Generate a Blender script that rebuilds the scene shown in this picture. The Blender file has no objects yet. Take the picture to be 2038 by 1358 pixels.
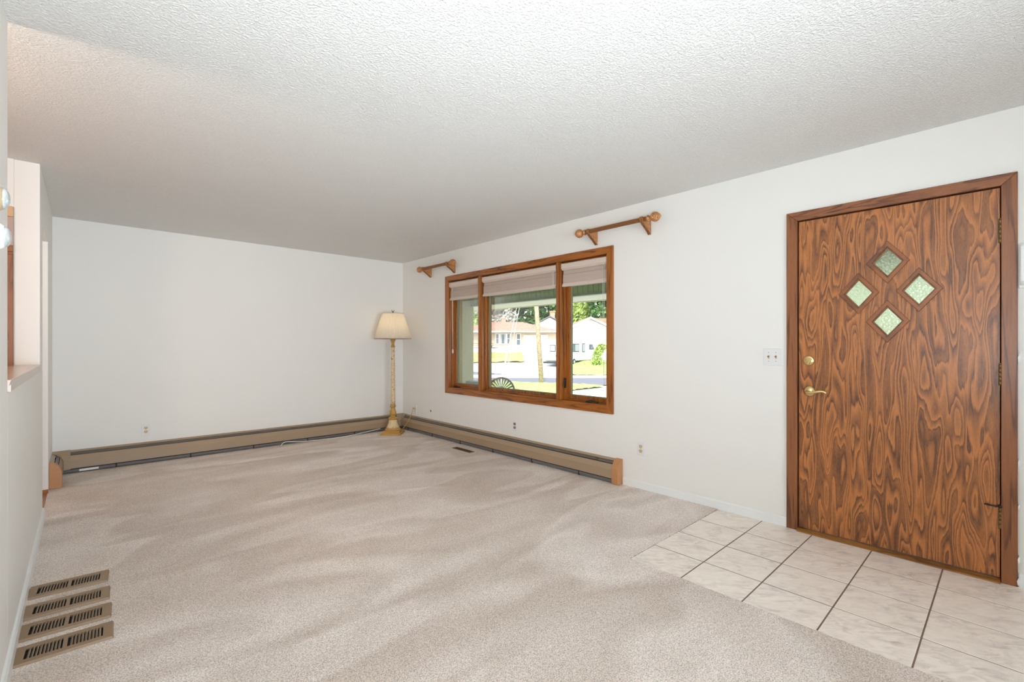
import bpy, bmesh, math, random
from mathutils import Vector, Matrix
from math import sin, cos, pi, radians
random.seed(7)
S = bpy.context.scene
COL = S.collection

# ------------------------------------------------------------------ camera, sky, sun, lights, exposure
TH = 0.743678
CAMZ = 1.2265
cam = bpy.data.cameras.new('camera'); camo = bpy.data.objects.new('camera', cam); COL.objects.link(camo)
camo.location = (0, 0, CAMZ); camo.rotation_euler = (pi/2, 0, -TH)
cam.sensor_fit = 'HORIZONTAL'; cam.sensor_width = 36.0
cam.lens = 922.78/2038*36.0
cam.shift_x = 6.97/2038; cam.shift_y = 8.19/2038
cam.clip_start = 0.05; cam.clip_end = 400
S.camera = camo

w = bpy.data.worlds.new('sky'); S.world = w; w.use_nodes = True
wn = w.node_tree; bg = wn.nodes['Background']
sky = wn.nodes.new('ShaderNodeTexSky'); sky.sky_type = 'NISHITA'; sky.sun_disc = False
sky.sun_elevation = radians(52); sky.sun_rotation = radians(234); sky.air_density = 1.2; sky.dust_density = 2.5
wn.links.new(sky.outputs[0], bg.inputs[0]); bg.inputs[1].default_value = 0.56

def light(name, kind, energy, loc, color=(1, 1, 1), rot=(0, 0, 0), size=None, size_y=None, radius=None, angle=None):
    l = bpy.data.lights.new(name, kind); l.energy = energy; l.color = color
    if size: l.size = size
    if size_y: l.shape = 'RECTANGLE'; l.size_y = size_y
    if radius is not None: l.shadow_soft_size = radius
    if angle is not None: l.angle = angle
    o = bpy.data.objects.new(name, l); COL.objects.link(o); o.location = loc; o.rotation_euler = rot
    return o
sd = Vector((0.81*0.62, 0.59*0.62, -0.79)).normalized()
so = light('sun', 'SUN', 2.3, (0, 0, 30), (1.0, 0.95, 0.86), angle=0.01)
so.rotation_euler = sd.to_track_quat('-Z', 'Y').to_euler()
# photographer's strobe bounced off the ceiling behind the camera, an added fill panel at the windowless rear wall, the kitchen lamp
light('bounce_strobe', 'AREA', 57, (0.30, -0.10, 1.05), (0.82, 0.92, 1.0), (pi-0.5, 0, -0.30), 0.5, 0.5)
rl = light('rear_fill_light', 'AREA', 52, (0.6, -2.9, 1.25), (0.80, 0.91, 1.0), (pi/2+0.15, 0, -0.10), 2.0, 1.9)
rl.data.spread = radians(80)
light('kitchen_lamp', 'POINT', 38, (-1.1, 2.7, 2.0), (1.0, 0.78, 0.62), radius=0.15)
light('hall_lamp', 'POINT', 9, (-0.95, 5.1, 2.0), (1.0, 0.85, 0.75), radius=0.12)

S.view_settings.view_transform = 'Standard'; S.view_settings.look = 'None'
S.view_settings.gamma = 1; S.view_settings.use_curve_mapping = False
S.view_settings.exposure = 0.08
S.cycles.use_denoising = True
S.cycles.max_bounces = 10; S.cycles.diffuse_bounces = 8
S.cycles.sample_clamp_indirect = 8
S.cycles.caustics_reflective = False; S.cycles.caustics_refractive = False

# ------------------------------------------------------------------ materials
def lin(r, g, b):
    f = lambda c: (c/255/12.92 if c/255 <= 0.04045 else ((c/255+0.055)/1.055)**2.4)
    return (f(r), f(g), f(b), 1)
class NT:
    def __init__(s, name):
        s.m = bpy.data.materials.new(name); s.m.use_nodes = True; s.t = s.m.node_tree
        s.b = s.t.nodes['Principled BSDF']; s.out = s.t.nodes['Material Output']
    def n(s, typ, ins=None, **at):
        x = s.t.nodes.new('ShaderNode'+typ)
        for k, v in at.items(): setattr(x, k, v)
        for k, v in (ins or {}).items():
            if isinstance(v, bpy.types.NodeSocket): s.t.links.new(v, x.inputs[k])
            else: x.inputs[k].default_value = v
        return x
    def set(s, **k):
        for a, v in k.items():
            a = a.replace('_', ' ')
            if isinstance(v, bpy.types.NodeSocket): s.t.links.new(v, s.b.inputs[a])
            else: s.b.inputs[a].default_value = v
        return s
    def ramp(s, fac, stops, interp='LINEAR'):
        r = s.n('ValToRGB', {0: fac}); r.color_ramp.interpolation = interp
        e = r.color_ramp.elements
        while len(e) < len(stops): e.new(0.5)
        for i, (p, c) in enumerate(stops): e[i].position = p; e[i].color = c
        return r.outputs[0]
    def coord(s, scale=(1, 1, 1), rot=(0, 0, 0), rnd=False, kind='Object'):
        tc = s.n('TexCoord').outputs[kind]
        if rnd:
            oi = s.n('ObjectInfo').outputs['Random']
            mu = s.n('VectorMath', {0: (37.1, 51.7, 23.9), 1: (1, 1, 1)}, operation='MULTIPLY')
            cx = s.n('CombineXYZ', {0: oi, 1: oi, 2: oi}); s.t.links.new(cx.outputs[0], mu.inputs[1])
            tc = s.n('VectorMath', {0: tc, 1: mu.outputs[0]}, operation='ADD').outputs[0]
        return s.n('Mapping', {0: tc, 2: rot, 3: scale}).outputs[0]
    def noise(s, vec, scale, detail=2, rough=0.5, dist=0.0):
        return s.n('TexNoise', {'Vector': vec, 'Scale': scale, 'Detail': detail, 'Roughness': rough, 'Distortion': dist}).outputs['Fac']
    def math(s, op, a, b=0.0, c=0.0):
        x = s.n('Math', {0: a, 1: b, 2: c}, operation=op); return x.outputs[0]
    def mix(s, fac, a, b, mode='MIX'):
        x = s.n('Mix', {0: fac, 6: a, 7: b}, data_type='RGBA', blend_type=mode); return x.outputs[2]
    def bump(s, h, strength=0.3, dist=0.01):
        s.set(Normal=s.n('Bump', {'Strength': strength, 'Distance': dist, 'Height': h}).outputs[0]); return s
def plain(name, rgb, rough=0.5, metal=0.0, spec=0.5, var=0.04, vscale=30):
    m = NT(name); c = lin(*rgb)
    n = m.noise(m.coord(), vscale, 3)
    d = tuple(x*(1-var*2.2) for x in c[:3])+(1,)
    m.set(Base_Color=m.mix(n, d, c), Roughness=rough, Metallic=metal, Specular_IOR_Level=spec)
    return m.m
def wood(name, light_c, dark_c, scale, K=9, rough=0.35, fine=1.0, rnd=True, lo=0.55, detail=2.0, dist=0.6, coat=0.15, fill=0.0, ragged=0.0):
    """oak figure: contour lines of a stretched noise field, plus fine pores along the grain"""
    m = NT(name)
    v = m.coord(scale, rnd=rnd)
    f = m.noise(v, 1.0, detail, 0.5, dist)
    if ragged:
        jit = m.noise(m.coord(tuple(q*(11 if q == max(scale) else 2.2) for q in scale), rnd=rnd), 1.0, 3, 0.6)
        f = m.math('MULTIPLY_ADD', jit, ragged, f)
    fr = m.math('FRACT', m.math('MULTIPLY', f, K))
    bands = m.ramp(fr, [(0.0, (1, 1, 1, 1)), (0.10, (0.25, 0.25, 0.25, 1)), (lo, (0, 0, 0, 1)), (0.93, (0.85, 0.85, 0.85, 1)), (1.0, (1, 1, 1, 1))])
    pv = m.coord(tuple(s*7 for s in scale), rnd=rnd)
    po = m.ramp(m.noise(pv, 2.6*fine, 4, 0.65), [(0.42, (0, 0, 0, 1)), (0.72, (1, 1, 1, 1))])
    patch = m.noise(v, 1.7, 2, 0.5, 0.3)
    if fill:
        fl_ = m.math('FLOOR', m.math('MULTIPLY', f, K))
        wn_ = m.n('TexWhiteNoise', {'W': fl_}, noise_dimensions='1D').outputs['Value']
        bands = m.math('MAXIMUM', bands, m.math('MULTIPLY', m.math('GREATER_THAN', wn_, 1-fill), m.ramp(fr, [(0.0, (0.9,)*3+(1,)), (1.0, (0.55,)*3+(1,))])))
    amt = m.math('MULTIPLY_ADD', bands, m.ramp(patch, [(0.3, (0.5,)*3+(1,)), (0.62, (1, 1, 1, 1))]), m.math('MULTIPLY', po, 0.30))
    amt = m.math('MINIMUM', amt, 1.0)
    tone = m.mix(m.noise(v, 0.6, 1), tuple(c*0.88 for c in lin(*light_c)[:3])+(1,), lin(*light_c))
    m.set(Base_Color=m.mix(amt, tone, lin(*dark_c)), Roughness=rough, Coat_Weight=coat, Coat_Roughness=0.25)
    m.bump(m.math('SUBTRACT', 1.0, amt), 0.12, 0.001)
    return m.m

def wallpaint(name, rgb):
    m = NT(name)
    n = m.noise(m.coord(), 260, 2)
    m.set(Base_Color=m.mix(m.noise(m.coord(), 1.3, 2), tuple(c*0.975 for c in lin(*rgb)[:3])+(1,), lin(*rgb)), Roughness=0.55, Specular_IOR_Level=0.35)
    m.bump(n, 0.08, 0.001); return m.m
MAT = {}
MAT['wall'] = wallpaint('wall_paint', (238, 236, 232))
MAT['white'] = plain('white_trim_paint', (238, 239, 238), 0.35, var=0.01)
def ceil_mat():
    m = NT('stippled_ceiling')
    v = m.coord()
    a = m.noise(v, 95, 4, 0.6); b = m.noise(v, 220, 2, 0.5)
    h = m.math('ADD', m.ramp(a, [(0.38, (0, 0, 0, 1)), (0.62, (1, 1, 1, 1))]), m.math('MULTIPLY', b, 0.5))
    m.set(Base_Color=m.mix(a, lin(226, 225, 221), lin(249, 248, 245)), Roughness=0.75, Specular_IOR_Level=0.2)
    m.bump(h, 0.9, 0.004); return m.m
MAT['ceiling'] = ceil_mat()
def carpet_mat():
    m = NT('carpet_pile')
    tc = m.coord()
    fine = m.noise(tc, 200, 2, 0.7); mid = m.noise(tc, 75, 3, 0.6)
    big = m.noise(tc, 3.2, 3, 0.55, 0.5)
    # vacuum strokes: how light falls on the brushed nap, put into colour; crisp edge
    def strokes(rot, sc, seed, edge):
        v = m.n('Mapping', {0: m.n('TexCoord').outputs['Object'], 1: (seed, seed*1.7, 0), 2: (0, 0, rot), 3: sc}).outputs[0]
        x = m.noise(v, 1.0, 2.0, 0.45, 0.9)
        fr = m.math('FRACT', m.math('MULTIPLY', x, 3.6))
        return m.ramp(fr, [(0.0, (0.35,)*3+(1,)), (edge, (1, 1, 1, 1)), (0.55, (0.45,)*3+(1,)), (0.92, (0.1,)*3+(1,)), (1.0, (0.35,)*3+(1,))])
    s1 = strokes(0.5, (0.42, 1.25, 1), 3.1, 0.14); s2 = strokes(-0.75, (0.45, 1.3, 1), 7.7, 0.10)
    st = m.math('ADD', m.math('MULTIPLY', s1, 0.5), m.math('MULTIPLY', s2, 0.5))
    c = m.mix(st, lin(214, 197, 183), lin(252, 241, 233))
    c = m.mix(m.ramp(big, [(0.35, (0, 0, 0, 1)), (0.65, (1, 1, 1, 1))]), m.mix(0.10, c, lin(150, 135, 115)), c)
    sp = m.ramp(fine, [(0.32, (0.42,)*3+(1,)), (0.5, (0.97,)*3+(1,)), (0.68, (1.3,)*3+(1,))])
    c = m.mix(0.9, c, sp, 'MULTIPLY')
    c = m.mix(0.35, c, m.ramp(mid, [(0.35, (0.8,)*3+(1,)), (0.65, (1.1,)*3+(1,))]), 'MULTIPLY')
    m.set(Base_Color=c, Roughness=0.95, Specular_IOR_Level=0.1, Sheen_Weight=0.12, Sheen_Roughness=0.5)
    m.bump(m.math('ADD', fine, m.math('MULTIPLY', mid, 0.6)), 0.7, 0.006)
    return m.m
MAT['carpet'] = carpet_mat()
def tile_mat():
    m = NT('marbled_tile')
    v = m.coord((1, 1, 1), (0, 0, 0.9), rnd=True)
    vs = m.n('Mapping', {0: v, 3: (3.5, 8.0, 3.0)}).outputs[0]
    a = m.noise(vs, 3.0, 6, 0.68, 1.2); b = m.noise(v, 7, 4, 0.55, 0.5)
    veins = m.ramp(a, [(0.42, (0, 0, 0, 1)), (0.70, (1, 1, 1, 1))])
    cl = m.ramp(b, [(0.42, (0, 0, 0, 1)), (0.68, (1, 1, 1, 1))])
    c = m.mix(m.math('MULTIPLY', veins, m.math('MULTIPLY_ADD', cl, 0.55, 0.2)), lin(250, 240, 229), lin(170, 156, 148))
    m.set(Base_Color=c, Roughness=0.34, Specular_IOR_Level=0.4)
    m.bump(a, 0.05, 0.002); return m.m
MAT['tile'] = tile_mat()
MAT['grout'] = plain('grout', (128, 108, 92), 0.9)
MAT['door'] = wood('door_oak_veneer', (204, 128, 66), (94, 56, 32), (12.0, 12.0, 1.75), K=15, rough=0.38, fine=1.8, lo=0.20, detail=1.4, dist=0.25, fill=0.22, ragged=0.045)
MAT['casing_v'] = wood('door_casing_oak_upright', (156, 95, 52), (92, 50, 26), (22, 22, 1.1), K=4, rough=0.4, dist=0.2)
MAT['casing_h'] = wood('door_casing_oak_level', (158, 98, 58), (88, 48, 28), (22, 2.2, 16), K=5, rough=0.4, dist=0.4)
MAT['diamond'] = wood('diamond_frame_oak', (160, 96, 50), (96, 54, 28), (14, 6, 6), K=3, rough=0.35, dist=0.2)
MAT['win_v'] = wood('window_oak_upright', (176, 102, 30), (104, 54, 10), (20, 20, 0.9), K=4, rough=0.3, dist=0.2, coat=0.3)
MAT['win_h'] = wood('window_oak_level', (176, 102, 30), (104, 54, 10), (20, 1.6, 14), K=5, rough=0.3, dist=0.3, coat=0.3)
MAT['thresh'] = wood('threshold_oak', (166, 112, 48), (108, 66, 24), (14, 1.5, 14), K=4, rough=0.4)
MAT['hallwood'] = wood('hall_oak_floor', (176, 104, 46), (120, 66, 24), (14, 1.4, 14), K=4, rough=0.35)
MAT['kitchenwood'] = wood('kitchen_oak', (158, 92, 44), (112, 62, 28), (12, 12, 1.5), K=4, rough=0.35)
MAT['kitchenpale'] = plain('kitchen_pale_oak', (214, 172, 128), 0.4)
MAT['kitchenpanel'] = plain('kitchen_frosted_panel', (186, 160, 148), 0.3)
MAT['ledge'] = wood('ledge_oak', (196, 166, 142), (146, 116, 96), (14, 1.4, 14), K=5, rough=0.25, coat=0.5)
MAT['heater'] = plain('heater_taupe_enamel', (166, 143, 117), 0.42, var=0.03, vscale=4)
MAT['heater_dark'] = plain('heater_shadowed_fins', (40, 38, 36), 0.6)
MAT['heater_grey'] = plain('heater_grey_rail', (116, 112, 112), 0.45)
MAT['heater_louver'] = plain('heater_louver_steel', (112, 108, 100), 0.35, 0.3)
MAT['endcap'] = plain('heater_endcap_tan', (196, 140, 94), 0.45, var=0.06)
MAT['register'] = plain('register_tan_enamel', (146, 118, 88), 0.42, var=0.03)
MAT['slat'] = plain('register_slat_enamel', (158, 136, 112), 0.45)
MAT['dark'] = plain('recess_dark', (24, 18, 14), 0.9)  # near-black; in the registers it stands in for shade
MAT['brownreg'] = plain('brown_register_enamel', (98, 72, 40), 0.5)
MAT['copper'] = None
def copper():
    m = NT('antiqued_copper_paint')
    n = m.noise(m.coord(), 38, 3, 0.5)
    m.set(Base_Color=m.ramp(n, [(0.25, lin(164, 108, 64)), (0.55, lin(196, 138, 88)), (0.8, lin(214, 160, 108))]), Metallic=0.35, Roughness=0.42)
    return m.m
MAT['copper'] = copper()
MAT['copper_dark'] = plain('dark_copper_paint', (160, 108, 68), 0.4, 0.35, var=0.12)
MAT['brass'] = plain('polished_brass', (222, 196, 138), 0.25, 0.85, var=0.02)
MAT['brass_dark'] = plain('aged_brass', (128, 106, 66), 0.4, 0.7)
MAT['bronze'] = plain('dark_bronze', (62, 52, 46), 0.35, 0.4)
MAT['plate'] = plain('white_cover_plate', (232, 231, 232), 0.35, var=0.01)
MAT['ivory'] = plain('ivory_plastic', (222, 198, 158), 0.4)
MAT['slotdark'] = plain('slot_dark', (46, 34, 24), 0.7)
MAT['brownplug'] = plain('brown_plug_cover', (148, 122, 108), 0.5)
MAT['blind'] = None
def fabric(name, rgb, sc, tl=0.0):
    m = NT(name); v = m.coord((1, 1, 6))
    n = m.noise(v, sc, 3, 0.6)
    c = lin(*rgb)
    m.set(Base_Color=m.mix(n, tuple(x*0.92 for x in c[:3])+(1,), c), Roughness=0.85)
    if tl:
        tr = m.n('BsdfTranslucent', {0: c}); mx = m.n('MixShader', {0: tl, 1: m.b.outputs[0], 2: tr.outputs[0]})
        m.t.links.new(mx.outputs[0], m.out.inputs[0])
    return m.m
MAT['blind'] = fabric('blind_fabric', (204, 186, 174), 60, 0.15)  # toned down in place of the shadow under the head rail
MAT['rail'] = plain('blind_rail_beige', (216, 200, 188), 0.5, var=0.02)
MAT['cord'] = plain('white_cord', (232, 228, 222), 0.6)
def shade():
    m = NT('pleated_shade_fabric')
    m.set(Base_Color=lin(232, 222, 206), Roughness=0.8)
    tr = m.n('BsdfTranslucent', {0: lin(244, 230, 204)}); mx = m.n('MixShader', {0: 0.30, 1: m.b.outputs[0], 2: tr.outputs[0]})
    m.t.links.new(mx.outputs[0], m.out.inputs[0]); return m.m
MAT['shade'] = shade()
def lamp_paint(name, base, spot, thr):
    m = NT(name); v = m.coord()
    n = m.noise(v, 42, 3, 0.6, 0.4); n2 = m.noise(v, 18, 2)
    c = m.mix(n2, tuple(x*0.85 for x in lin(*base)[:3])+(1,), lin(*base))
    c = m.mix(m.ramp(n, [(thr, (0, 0, 0, 1)), (thr+0.05, (1, 1, 1, 1))]), c, lin(*spot))
    n3 = m.noise(m.coord((1, 1, 0.6)), 25, 2, 0.5, 0.6)
    c = m.mix(m.ramp(n3, [(0.66, (0, 0, 0, 1)), (0.70, (0.8,)*3+(1,))]), c, lin(150, 84, 52))
    m.set(Base_Color=c, Roughness=0.4); return m.m
MAT['lamp_shaft'] = lamp_paint('lamp_painted_shaft', (226, 200, 158), (136, 124, 86), 0.585)
MAT['lamp_bell'] = lamp_paint('lamp_speckled_bell', (230, 204, 158), (128, 92, 56), 0.64)
MAT['ochre'] = plain('lamp_ochre_gilt', (206, 160, 84), 0.4, 0.1, var=0.14, vscale=40)
MAT['cordgold'] = plain('gold_cord', (206, 176, 92), 0.5)
MAT['pewter'] = plain('pewter_finial', (134, 124, 112), 0.4, 0.5)
MAT['spot_tan'] = plain('tan_enamel', (186, 164, 132), 0.3, 0.2)
MAT['spot_white'] = plain('white_enamel', (240, 241, 243), 0.3, var=0.01)
def glass(name, tint=(1, 1, 1, 1), refl=0.06):
    m = NT(name)
    t = m.n('BsdfTransparent', {0: tint}); g = m.n('BsdfGlossy', {0: (1, 1, 1, 1), 'Roughness': 0.02})
    fr = m.n('LayerWeight', {0: 0.25}); fac = m.math('MULTIPLY_ADD', fr.outputs['Fresnel'], 0.5, refl*0.3)
    mx = m.n('MixShader', {0: fac, 1: t.outputs[0], 2: g.outputs[0]}); m.t.links.new(mx.outputs[0], m.out.inputs[0])
    m.t.nodes.remove(m.b); return m.m
MAT['glass'] = glass('window_glass', (0.97, 0.985, 0.97, 1))
MAT['lens'] = plain('clear_lens', (206, 212, 212), 0.1, 0.5)
def pebble():
    m = NT('textured_diamond_glass')
    v = m.coord((1, 1, 1), (0.6, 0, 0))
    a = m.n('TexVoronoi', {'Vector': v, 'Scale': 75.0}).outputs['Distance']
    t = m.n('BsdfTranslucent', {0: lin(238, 244, 226)}); g = m.n('BsdfGlossy', {0: (1, 1, 1, 1), 'Roughness': 0.2})
    r = m.n('BsdfRefraction', {0: lin(236, 242, 222), 'Roughness': 0.45, 'IOR': 1.2})
    bp = m.n('Bump', {'Strength': 0.8, 'Distance': 0.003, 'Height': a}).outputs[0]
    for x in (t, g, r): m.t.links.new(bp, x.inputs['Normal'])
    m1 = m.n('MixShader', {0: 0.6, 1: t.outputs[0], 2: r.outputs[0]}); m2 = m.n('MixShader', {0: 0.06, 1: m1.outputs[0], 2: g.outputs[0]})
    m.t.links.new(m2.outputs[0], m.out.inputs[0]); m.t.nodes.remove(m.b); return m.m
MAT['pebble'] = pebble()
# outdoors
def speck(name, a, b, sc, rough=0.9, lo=0.35, hi=0.65, bump=0.0):
    m = NT(name); n = m.noise(m.coord(), sc, 4, 0.6)
    m.set(Base_Color=m.ramp(n, [(lo, lin(*a)), (hi, lin(*b))]), Roughness=rough, Specular_IOR_Level=0.2)
    if bump: m.bump(n, bump, 0.05)
    return m.m
MAT['grass'] = speck('lawn_grass', (146, 166, 90), (188, 206, 128), 3.0, bump=0.4)
MAT['drygrass'] = speck('far_lawn_grass', (158, 160, 84), (214, 204, 132), 1.2, bump=0.3)
MAT['asphalt'] = speck('asphalt', (122, 119, 124), (136, 133, 137), 6.0)
MAT['concrete'] = speck('pale_concrete', (222, 216, 206), (240, 236, 228), 0.8)
MAT['stucco'] = speck('olive_stucco', (168, 165, 120), (204, 200, 154), 55, bump=0.5)
MAT['greenboard'] = speck('sage_green_paint', (148, 168, 130), (164, 184, 146), 8)
MAT['greentrim'] = plain('pale_sage_trim', (138, 154, 128), 0.6)
MAT['soffit'] = plain('cream_soffit', (246, 236, 204), 0.6)
MAT['roof'] = speck('house_roof', (120, 96, 84), (140, 116, 100), 20)
MAT['redroof'] = speck('terracotta_shingles', (164, 118, 98), (196, 154, 132), 5)
MAT['greyroof'] = speck('grey_shingles', (104, 106, 116), (130, 132, 140), 5)
MAT['cream'] = plain('cream_siding', (198, 182, 158), 0.7)
MAT['extwhite'] = plain('white_siding', (222, 220, 216), 0.7)
MAT['extglass'] = plain('house_window_glass', (92, 104, 112), 0.15)
MAT['curtain'] = plain('house_curtain', (168, 174, 178), 0.8)
MAT['brick'] = speck('chimney_brick', (178, 134, 112), (206, 170, 148), 14)
MAT['pole'] = speck('weathered_pole', (170, 138, 112), (206, 184, 160), 9)
MAT['steel'] = plain('galvanised_wire', (214, 214, 210), 0.5)
MAT['camper'] = plain('camper_white', (216, 214, 210), 0.4, var=0.01)
MAT['rubber'] = plain('rubber', (52, 50, 50), 0.8)
MAT['tailbrown'] = plain('brown_cover', (128, 96, 80), 0.7)
MAT['leaf_d'] = speck('dark_leaves', (52, 84, 44), (112, 146, 82), 2.2)
MAT['leaf_l'] = speck('light_leaves', (150, 176, 84), (190, 206, 128), 2.2)
MAT['leaf_g'] = speck('grey_twigs', (150, 146, 136), (196, 194, 180), 2.2)
MAT['bark'] = plain('bark', (98, 84, 72), 0.9)
MAT['olive'] = plain('olive_resin', (122, 122, 62), 0.5)
MAT['teal'] = plain('teal_resin', (72, 116, 122), 0.4)

# ------------------------------------------------------------------ mesh helpers
class MB:
    def __init__(s): s.v = []; s.f = []; s.sm = []
    def add(s, vs, fs, smooth=False):
        k = len(s.v); s.v += [tuple(v) for v in vs]
        for f in fs: s.f.append(tuple(i+k for i in f)); s.sm.append(smooth)
        return s
    def box(s, x0, x1, y0, y1, z0, z1, mat=None):
        x0, x1 = min(x0, x1), max(x0, x1); y0, y1 = min(y0, y1), max(y0, y1); z0, z1 = min(z0, z1), max(z0, z1)
        vs = [(x, y, z) for z in (z0, z1) for y in (y0, y1) for x in (x0, x1)]
        if mat is not None: vs = [tuple(mat @ Vector(v)) for v in vs]
        return s.add(vs, [(0, 2, 3, 1), (4, 5, 7, 6), (0, 1, 5, 4), (2, 6, 7, 3), (0, 4, 6, 2), (1, 3, 7, 5)])
    def prism(s, poly, a, b, axis, mat=None):
        """poly: 2-D outline; axis x: (y,z), y: (x,z), z: (x,y); extruded from a to b"""
        f = {'x': lambda p, t: (t, p[0], p[1]), 'y': lambda p, t: (p[0], t, p[1]), 'z': lambda p, t: (p[0], p[1], t)}[axis]
        n = len(poly); vs = [f(p, a) for p in poly]+[f(p, b) for p in poly]
        if mat is not None: vs = [tuple(mat @ Vector(v)) for v in vs]
        fs = [tuple(range(n)), tuple(range(2*n-1, n-1, -1))]
        fs += [(i, i+n, (i+1) % n+n, (i+1) % n) for i in range(n)]
        return s.add(vs, fs)
    def lathe(s, prof, seg=32, mat=None, smooth=True, rf=None):
        vs = []; fs = []; n = len(prof)
        for i, (r, z) in enumerate(prof):
            for j in range(seg):
                a = 2*pi*j/seg; q = r*(rf(a, z, i) if rf else 1)
                vs.append((q*cos(a), q*sin(a), z))
        for i in range(n-1):
            for j in range(seg):
                k = (j+1) % seg; fs.append((i*seg+j, i*seg+k, (i+1)*seg+k, (i+1)*seg+j))
        if prof[0][0] > 1e-5: fs.append(tuple(range(seg-1, -1, -1)))
        if prof[-1][0] > 1e-5: fs.append(tuple((n-1)*seg+j for j in range(seg)))
        if mat is not None: vs = [tuple(mat @ Vector(v)) for v in vs]
        return s.add(vs, fs, smooth)
    def tube(s, pts, r, seg=8, smooth=True):
        pts = [Vector(p) for p in pts]; n = len(pts); vs = []; fs = []
        rr = r if isinstance(r, (list, tuple)) else [r]*n
        up = Vector((0, 0, 1)); u = None
        for i, p in enumerate(pts):
            t = (pts[min(i+1, n-1)]-pts[max(i-1, 0)]).normalized()
            if u is None:
                u = t.cross(up) if abs(t.dot(up)) < 0.95 else t.cross(Vector((1, 0, 0)))
            u = (u-t*u.dot(t)).normalized(); w_ = t.cross(u)
            for j in range(seg):
                a = 2*pi*j/seg; vs.append(p+(u*cos(a)+w_*sin(a))*rr[i])
        for i in range(n-1):
            for j in range(seg):
                k = (j+1) % seg; fs.append((i*seg+j, i*seg+k, (i+1)*seg+k, (i+1)*seg+j))
        fs.append(tuple(range(seg-1, -1, -1))); fs.append(tuple((n-1)*seg+j for j in range(seg)))
        return s.add(vs, fs, smooth)
def spline(pts, k=8):
    P = [Vector(p) for p in pts]; P = [P[0]*2-P[1]]+P+[P[-1]*2-P[-2]]; out = []
    for i in range(1, len(P)-2):
        a, b, c, d = P[i-1:i+3]
        for j in range(k):
            t = j/k; out.append(0.5*((2*b)+(c-a)*t+(2*a-5*b+4*c-d)*t*t+(3*b-a-3*c+d)*t**3))
    return out+[P[-2]]
def chain_loc(p):
    v = Vector((0, 0, 0))
    while p is not None: v = v+Vector(p.location); p = p.parent
    return v
def finish(me, smooth_flags=None):
    bm = bmesh.new(); bm.from_mesh(me); bmesh.ops.recalc_face_normals(bm, faces=bm.faces); bm.to_mesh(me); bm.free()
def obj(name, mb, mat, parent=None, bevel=0.0, seg=2, local=False):
    """one mesh object; world-space data unless local"""
    off = Vector((0, 0, 0)) if local else chain_loc(parent)
    me = bpy.data.meshes.new(name)
    me.from_pydata([(v[0]-off.x, v[1]-off.y, v[2]-off.z) for v in mb.v], [], mb.f)
    me.polygons.foreach_set('use_smooth', mb.sm)
    finish(me)
    me.materials.append(mat)
    o = bpy.data.objects.new(name, me); COL.objects.link(o)
    if parent is not None: o.parent = parent
    if bevel:
        b = o.modifiers.new('edge', 'BEVEL'); b.width = bevel; b.segments = seg; b.limit_method = 'ANGLE'; b.angle_limit = radians(40)
    return o
def plate(outer, holes, thick, xf=None):
    """flat plate with holes; outline in (u,v), thickness along w, then xf maps (u,v,w) to space"""
    cu = bpy.data.curves.new('tmp', 'CURVE'); cu.dimensions = '2D'; cu.fill_mode = 'BOTH'; cu.extrude = thick/2
    for loop in [outer]+holes:
        sp = cu.splines.new('POLY'); sp.points.add(len(loop)-1); sp.use_cyclic_u = True
        for i, p in enumerate(loop): sp.points[i].co = (p[0], p[1], 0, 1)
    ob = bpy.data.objects.new('tmp', cu); COL.objects.link(ob)
    dg = bpy.context.evaluated_depsgraph_get(); me = bpy.data.meshes.new_from_object(ob.evaluated_get(dg))
    bpy.data.objects.remove(ob); bpy.data.curves.remove(cu)
    mb = MB()
    bm = bmesh.new(); bm.from_mesh(me); bmesh.ops.remove_doubles(bm, verts=bm.verts, dist=1e-5)
    bm.verts.index_update()
    vs = [tuple(xf(v.co.x, v.co.y, v.co.z)) if xf else tuple(v.co) for v in bm.verts]
    fs = [tuple(v.index for v in f.verts) for f in bm.faces]; bm.free(); bpy.data.meshes.remove(me)
    return mb.add(vs, fs)
def tag(o, label, cat, group=None, kind=None):
    o['label'] = label; o['category'] = cat
    if group: o['group'] = group
    if kind: o['kind'] = kind
    return o
def thing(name, label, cat, loc=(0, 0, 0), group=None, kind=None, rotz=0.0):
    o = bpy.data.objects.new(name, None); COL.objects.link(o); o.location = loc; o.rotation_euler = (0, 0, rotz)
    o.empty_display_size = 0.1
    return tag(o, label, cat, group, kind)
def part(name, src, parent, loc=(0, 0, 0), rot=(0, 0, 0)):
    o = src.copy(); o.name = name; COL.objects.link(o); o.parent = parent; o.location = loc; o.rotation_euler = rot; return o
def dup(root, loc, rotz, label):
    r = root.copy(); COL.objects.link(r); r.location = loc; r.rotation_euler = (0, 0, rotz); r['label'] = label
    for ch in [o for o in COL.objects if o.parent is root]:
        c = ch.copy(); COL.objects.link(c); c.parent = r
        for g in [o for o in COL.objects if o.parent is ch]:
            d = g.copy(); COL.objects.link(d); d.parent = c
    return r

XW, YB, XL, H = 3.505, 6.13, -0.206, 2.44
WO = XW+0.15

# ------------------------------------------------------------------ the room shell
def struct(name, mb, mat, label, cat, **k): return tag(obj(name, mb, mat, **k), label, cat, kind='structure')
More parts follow.
